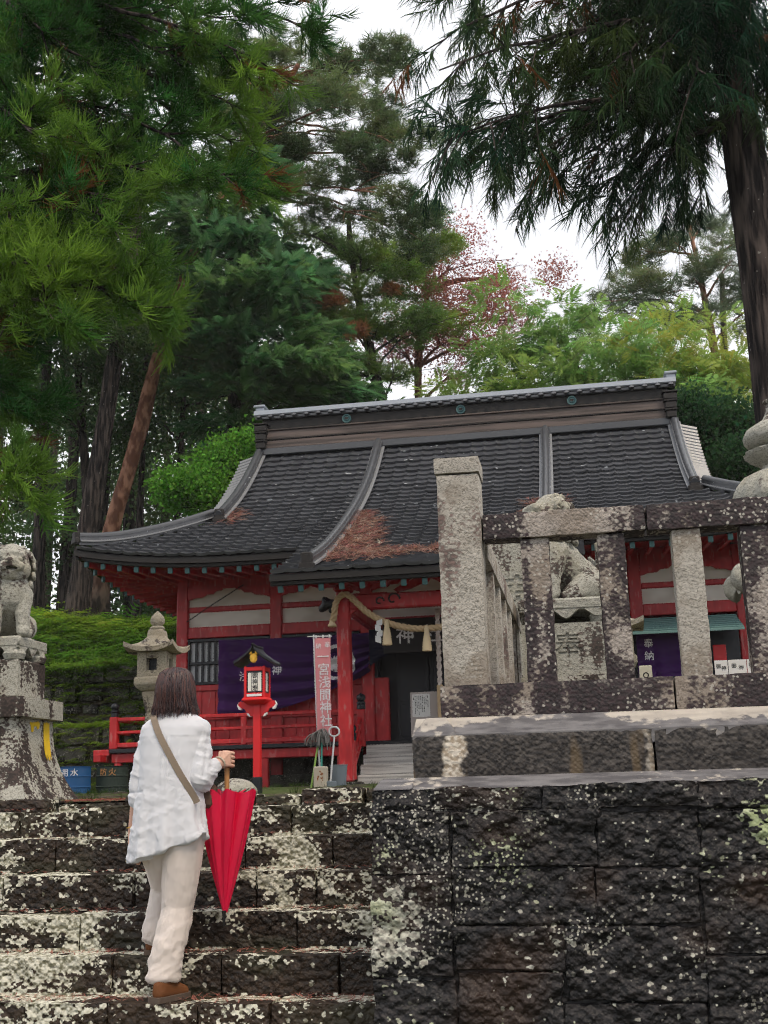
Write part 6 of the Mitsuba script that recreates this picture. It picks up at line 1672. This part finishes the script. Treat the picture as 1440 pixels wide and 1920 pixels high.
# shirt
HEM = lambda x: -.252 + .30 * (x - PX)
rowsS = [(.462, PX, 5.985, .062, .058), (.445, PX, 5.985, .080, .066), (.425, PX, 5.983, .118, .078), (.400, PX - .002, 5.982, .155, .090), (.366, PX - .004, 5.978, .176, .104), (.30, PX - .006, 5.972, .174, .116), (.20, PX - .010, 5.965, .166, .122), (.10, PX - .014, 5.955, .165, .122),
         (0., PX - .018, 5.95, .172, .126), (-.08, PX - .020, 5.945, .181, .132), (-.15, PX - .022, 5.94, .184, .136), (-.21, PX - .022, 5.938, .188, .140), (-.252, PX - .021, 5.936, .192, .143)]
def hemmed(P, th, k):
    t = np.clip((.10 - P[:, 2]) / .352, 0, 1)
    P = P.copy()
    P[:, 2] += t ** 1.2 * .30 * (P[:, 0] - PX) * np.where(P[:, 1] < 5.98, 1, .6)
    flare = np.exp(-((th - 5.9) / .33) ** 2) + np.exp(-((th + .38) / .33) ** 2)
    P[:, 0] += .045 * flare * t ** 4
    P[:, 2] += .035 * flare * t ** 4
    fold = .012 * t ** 1.5 * np.sin(th * 9 + 1.3) + .007 * t * np.sin(th * 17)
    P[:, :2] += np.stack([np.cos(th), np.sin(th)], -1) * fold[:, None]
    return P
torso = to_man(loft(rowsS, 72, hemmed))
Js = {'sl': (PX - .128, 5.985, .348, .064), 'ml': (PX - .158, 5.972, .22, .059), 'el': (-2.330, 5.952, .09, .053), 'cl': (-2.335, 5.950, .024, .050), 'cl2': (-2.336, 5.952, .006, .048),
      'sr': (PX + .122, 5.985, .348, .065), 'mr': (PX + .138, 5.96, .22, .064), 'er': (-1.995, 5.925, .105, .063), 'er2': (-1.985, 5.955, .092, .058), 'cr': (-1.950, 6.0, .158, .042), 'cr2': (-1.944, 6.008, .166, .040)}
sl = hullchain(Js, [('sl', 'ml'), ('ml', 'el'), ('el', 'cl'), ('cl', 'cl2'), ('sr', 'mr'), ('mr', 'er'), ('er', 'er2'), ('er', 'cr'), ('er2', 'cr'), ('cr', 'cr2')], 22)
sm_ = smoothed(torso + sl, .0075, 7)
v, nrm = np.array(sm_.vertices), np.array(sm_.vertex_normals)
def ridged(q, seed, sharp=2.0):
    return 1 - np.abs(2 * meshkit.fbm(q, 3, seed) - 1) ** (1 / sharp) * 1.0
def crease(q, seed, k=5):
    w = q + .55 * np.stack([meshkit.fbm(q * .7 + 9 * i, 2, seed + i) for i in range(3)], -1)
    return np.clip(1 - 2.6 * np.abs(meshkit.fbm(w, 2, seed) - .5), 0, 1) ** (k * .6)


d = np.zeros(len(v))
slv = np.clip(np.maximum((PX - .150 - v[:, 0]) / .03, np.where(v[:, 2] > .02, (v[:, 0] - PX - .125) / .03, 0)), 0, 1)        # on the sleeves
x_, z_ = v[:, 0] - PX, v[:, 2]
low = np.clip((.12 - z_) / .3, 0, 1)
diag = np.stack([x_ * 5 + z_ * 4, v[:, 1] * 6, z_ * 13 - x_ * 5], -1)
d += (1 - slv) * ((ridged(diag, 3) - .5) * .005 * (.3 + low) + (meshkit.fbm(np.stack([x_ * 9, v[:, 1] * 9, z_ * 3], -1), 3, 8) - .5) * .010)
q1 = np.stack([x_ * 7 + z_ * 7, v[:, 1] * 4, z_ * 11 - x_ * 9], -1); q2 = np.stack([x_ * 8 - z_ * 6, v[:, 1] * 4, z_ * 10 + x_ * 9], -1); q3 = np.stack([x_ * 3, v[:, 1] * 4, z_ * 24 + x_ * 5], -1)
d += (1 - slv) * (.0045 * crease(q1, 21) * (.35 + .65 * low) + .004 * crease(q2, 22) * (.3 + .7 * low) + .003 * crease(q3, 23) * np.exp(-((z_ - .02) / .14) ** 2))
slq = np.stack([x_ * 7, v[:, 1] * 7, z_ * 24 + x_ * 8], -1)
d += slv * ((crease(slq * [1, 1, .8], 25, 4) - .3) * .008 + (ridged(slq, 5) - .5) * .006 + (meshkit.fbm(v * 10, 3, 4) - .5) * .012)
d += (1 - slv) * low * .007 * (np.sin(np.arctan2(v[:, 1] - 5.95, x_) * 7 + 2.5 * meshkit.noise(np.stack([x_ * 5, v[:, 1] * 3, z_ * 4], -1), 2)))
back = v[:, 1] < 5.95
d += np.where(back & (np.abs(x_) < .17), .0035 / (1 + np.exp(-(z_ - .318) / .0018)), 0)                       # yoke
d += np.where(back & (z_ < .318) & (z_ > -.02), .0045 * (np.exp(-((x_ - .004) / .006) ** 2) + np.exp(-((x_ + .022) / .006) ** 2)) * np.clip((z_ + .02) / .2, 0, 1), 0)  # pleat
cuff = np.exp(-((v[:, 2] - .040) / .006) ** 2) * (v[:, 0] < -2.27) + np.exp(-((v[:, 0] + 1.956) / .006) ** 2) * (v[:, 0] > -1.98) * (v[:, 2] > .1)
d -= .006 * np.clip(cuff, 0, 1)
shirt_v = v + nrm * d[:, None]
sh = part(who, 'shirt', (shirt_v, np.array(sm_.faces)), 'white_linen', True)
th = np.linspace(0, 2 * math.pi, 40)
cq = np.stack([PX + .072 * np.cos(th), 5.985 + .064 * np.sin(th), .452 + .008 * np.sin(th)], 1)
part(sh, 'collar', grid(np.array([cq * [1, 1, 1] + [0, 0, .012], (cq - [PX, 5.985, 0]) * [1.10, 1.12, 1] + [PX, 5.985, .018], (cq - [PX, 5.985, 0]) * [1.34, 1.36, 1] + [PX, 5.985, -.022], (cq - [PX, 5.985, 0]) * [1.30, 1.32, 1] + [PX, 5.985, -.024]])), 'white_linen', True)

# trousers
Jt = {'wl': (PX - .07, 5.95, -.06, .085), 'wr': (PX + .045, 5.95, -.06, .085), 'hl': (PX - .075, 5.96, -.20, .112), 'hr': (PX + .062, 5.94, -.20, .108), 'kl': (PX - .085, 6.15, -.44, .092), 'fl': (PX - .125, 6.10, -.665, .080), 'hr2': (PX + .055, 5.94, -.36, .093), 'kr': (PX + .036, 5.95, -.54, .080), 'cr': (PX + .010, 5.885, -.72, .076), 'fr': (PX - .004, 5.868, -.845, .079)}
tr = hullchain(Jt, [('wl', 'wr'), ('wl', 'hl'), ('wr', 'hr'), ('hl', 'hr'), ('hl', 'kl'), ('kl', 'fl'), ('hr', 'hr2'), ('hr2', 'kr'), ('kr', 'cr'), ('cr', 'fr')], 26)
tr = tr.trim_by_plane((0, 0, 1), -.872)
tm = smoothed(tr, .011, 5)
v, nrm = np.array(tm.vertices), np.array(tm.vertex_normals)
x_, z_ = v[:, 0] - PX, v[:, 2]
q1 = np.stack([x_ * 9 + z_ * 5, v[:, 1] * 8, z_ * 11 - x_ * 7], -1)
q2 = np.stack([x_ * 16, v[:, 1] * 16, z_ * 3.5], -1)
kn = np.exp(-((z_ + .74) / .16) ** 2)
d = (ridged(q1, 13) - .5) * (.003 + .009 * kn) + (meshkit.fbm(q2, 3, 6) - .5) * .020
d += .006 * crease(q1 * 1.2, 31) * (.3 + kn) + .005 * crease(np.stack([x_ * 9 - z_ * 5, v[:, 1] * 7, z_ * 8 + x_ * 8], -1), 32) * (.4 + .6 * kn)
d += .005 * np.exp(-((z_ + .855) / .012) ** 2)
part(who, 'trousers', (v + nrm * d[:, None], np.array(tm.faces)), 'pink_linen', True)

# hair
rowsH = [(.688, 0, .0, .020, .022), (.680, 0, 0, .050, .055), (.660, 0, 0, .078, .086), (.63, 0, 0, .089, .104), (.59, 0, 0, .098, .112), (.55, 0, -.002, .101, .111), (.51, 0, -.006, .102, .104), (.475, 0, -.010, .106, .098), (.45, 0, -.012, .108, .094)]
rh = np.random.default_rng(17)
def strands(P, th, k):
    P = P.copy()
    t = k / (len(rowsH) - 1)
    w = 1 + .035 * (meshkit.noise(np.stack([th * 6, th * 0 + k * .35, th * 0], -1), 3) - .5) + .03 * (meshkit.noise(np.stack([th * 19, th * 0 + k * .25, th * 0], -1), 5) - .5)
    c = P.mean(0)
    P[:, :2] = c[:2] + (P[:, :2] - c[:2]) * w[:, None]
    P[:, 2] += t ** 4 * .035 * (meshkit.noise(np.stack([th * 9, th * 0, th * 0], -1), 2) - .6)
    return P
hv, hf = loft([(z, PX - .008, 5.99 + cy, a, b) for z, cx, cy, a, b in rowsH], 120, strands)
ha = part(who, 'hair', (hv, hf), 'hair', True)
locks = []
for i in range(420):
    th0 = rh.uniform(math.pi * .80, math.pi * 2.2)
    z0, z1 = rh.uniform(.56, .685), rh.uniform(.405, .47)
    zz = np.linspace(z0, z1, 9)
    a = np.interp(-zz, [-r[0] for r in rowsH], [r[3] for r in rowsH]); b = np.interp(-zz, [-r[0] for r in rowsH], [r[4] for r in rowsH])
    thv = th0 + np.linspace(0, rh.normal(0, .12), 9) + .05 * np.sin(np.linspace(0, 8, 9) + i * .7) * np.linspace(.2, 1, 9)
    g = 1.015 + rh.uniform(0, .03) + np.linspace(0, 1, 9) ** 3 * rh.uniform(-.08, .22)
    locks.append(tube(np.stack([PX - .008 + a * g * np.cos(thv), 5.985 + b * g * np.sin(thv), zz], 1), np.linspace(.0034, .0010, 9), 4, False))
part(ha, 'locks', merge(*locks[::3]), 'hair_ends', True, stuff=True)
part(ha, 'locks', merge(*locks[1::3], *locks[2::3]), 'hair', True, stuff=True)

# shoes, bracelets, strap and bag, umbrella
for nm, (x, y, z), rz in (('shoe', (PX + .005, 5.82, -.962), -.42), ('shoe', (PX - .155, 6.10, -.778), .30)):
    S = {'h': (0, -.02, .045, .036), 'h2': (0, .0, .085, .036), 'm': (0, .08, .045, .036), 'm2': (.0, .06, .075, .034), 't': (.008, .155, .034, .032), 'tl': (-.012, .145, .03, .028), 'k': (0, -.03, .08, .026)}
    up = smoothed(hullchain(S, [('h', 'h2', 'k'), ('h', 'm', 'h2', 'm2'), ('m', 'm2', 't'), ('t', 'tl', 'm')], 16), .012, 3)
    s_ = part(who, nm, turned(up, rz=rz, at=(x, y, z), s=.92), 'brown_suede', True)
    out = np.array([[-.034, -.055], [.034, -.055], [.042, .02], [.046, .11], [.036, .175], [.008, .195], [-.026, .18], [-.042, .12], [-.038, .02]])
    part(s_, 'sole', turned(prism(Polygon(out).buffer(.008).exterior.coords[:-1], .0, .028, 'xy'), rz=rz, at=(x, y, z), s=.92), 'sole', 40)
th = np.linspace(0, 2 * math.pi, 25)
part(who, 'bracelet', tube(np.stack([-2.369 + .031 * np.cos(th), 5.973 + .031 * np.sin(th), -.135 + .004 * np.cos(th)], 1), .0022, 6, False), 'gold', True)
part(who, 'bracelet', turned(tube(np.stack([.033 * np.cos(th), .033 * np.sin(th), 0 * th], 1), .004, 6, False), ry=.6, rx=-.9, at=(-1.918, 6.028, .182)), 'beige_tin', True)
from scipy.spatial import cKDTree
kd = cKDTree(shirt_v[:, [0, 2]])
def back_y(x, z):
    i = kd.query_ball_point([x, z], .014)
    return min(shirt_v[i, 1]) if i else 5.9
bag = thing('shoulder_bag', 'small brown shoulder bag on a taupe strap across the white shirt', 'bag')
pts = np.array([[-2.250, .447], [-2.238, .42], [-2.20, .345], [-2.15, .262], [-2.10, .178], [-2.05, .095], [-2.01, .03], [-1.985, -.02]])
sp = spline(pts, 40)
ys = np.array([back_y(*p) for p in sp]); ys = np.convolve(np.pad(ys, 4, 'edge'), np.ones(9) / 9, 'valid') - .006
ys[:3] += np.array([.05, .025, .008])
t = np.gradient(sp, axis=0); t /= np.linalg.norm(t, axis=1, keepdims=True)
nn = np.stack([-t[:, 1], t[:, 0]], 1) * .0175
P3 = lambda o: np.stack([sp[:, 0] + nn[:, 0] * o, ys - .0, sp[:, 1] + nn[:, 1] * o], 1)
part(bag, 'strap', slab_of(np.stack([P3(-1), P3(0), P3(1)], 1), [0, .003, 0]), 'taupe_strap', 40)
part(bag, 'pouch', turned(box(-.045, .045, -.06, .06, -.07, .06, .02), rz=.2, at=(-1.985, 6.04, .02)), 'bag_leather', 40)
um = thing('umbrella', 'crimson furled umbrella with straight wooden handle held point down in a hand', 'umbrella')
UX, UY = GX_, GY_
th = np.linspace(0, 2 * math.pi, 144, endpoint=False)
rows = []
tip = np.array([UX - .012, UY + .02, -.575])
for k, s in enumerate(np.linspace(0, 1, 30)):
    R = .012 + .158 * (1 - s) ** 1.06 + .010 * math.sin(s * math.pi)
    fold = np.abs(np.sin(th * 4 + .9 * s)) ** .8
    wr = 1 - (.42 * (1 - s) ** .5) * (1 - fold) + .05 * np.sin(th * 11 + 2 * s + 1) * (1 - s) + .03 * np.sin(th * 23 + 5 * s)
    z = .030 + (-.575 - .030) * s + (.022 * (fold - .5) + .008 * np.sin(th * 13)) * (1 - s) ** 3
    c = np.array([UX - .012, UY + .02]) * (1 - s) + tip[:2] * s
    rows.append(np.stack([c[0] + R * wr * np.cos(th), c[1] + R * wr * np.sin(th) * .72, z], -1))
v, f = grid(np.array(rows), True)
part(um, 'canopy', merge((v, f), (np.array(rows[-1]), np.array([[0, i, i + 1] for i in range(1, 143)]))), 'umbrella_cloth', True)
part(um, 'lining', lathe([[.0, -.10], [.045, -.03], [.035, .0], [.018, .02], [.012, .045], [0, .045]], 20, (UX, UY, 0)), 'black_metal', 40)  # dark plug standing in for the shaded inside of the canopy
for i in range(8):
    a = i * math.pi / 4 + math.pi / 8
    part(um, 'rib', tube([[UX + .025 * math.cos(a), UY + .02 * math.sin(a), -.02], [UX - .012 + .152 * math.cos(a), UY + .02 + .108 * math.sin(a), .046]], .0028, 6), 'black_metal', True)
part(um, 'handle', lathe([[0, .04], [.0125, .04], [.0135, .10], [.0135, .215], [.0150, .222], [.0145, .232], [0, .236]], 16, (UX, UY, 0)), 'honey_wood', 40)
part(um, 'ferrule', lathe([[0, -.565], [.011, -.565], [.008, -.60], [.0055, -.64], [0, -.642]], 12, (UX - .012, UY, 0)), 'black_metal', 40)
# ------------------------------------------------------------------ damp air
scene['damp_air'] = {'type': 'homogeneous', 'albedo': .95, 'sigma_t': .0005}
scene['haze'] = {'type': 'cube', 'to_world': T().translate([0, 25, 11.8]).scale([75, 95, 14.4]), 'bsdf': {'type': 'null'}, 'interior': {'type': 'ref', 'id': 'damp_air'}}
scene['camera']['medium'] = {'type': 'ref', 'id': 'damp_air'}
labels['haze'] = {'kind': 'stuff', 'label': 'thin damp mist among the far trees', 'category': 'haze'}
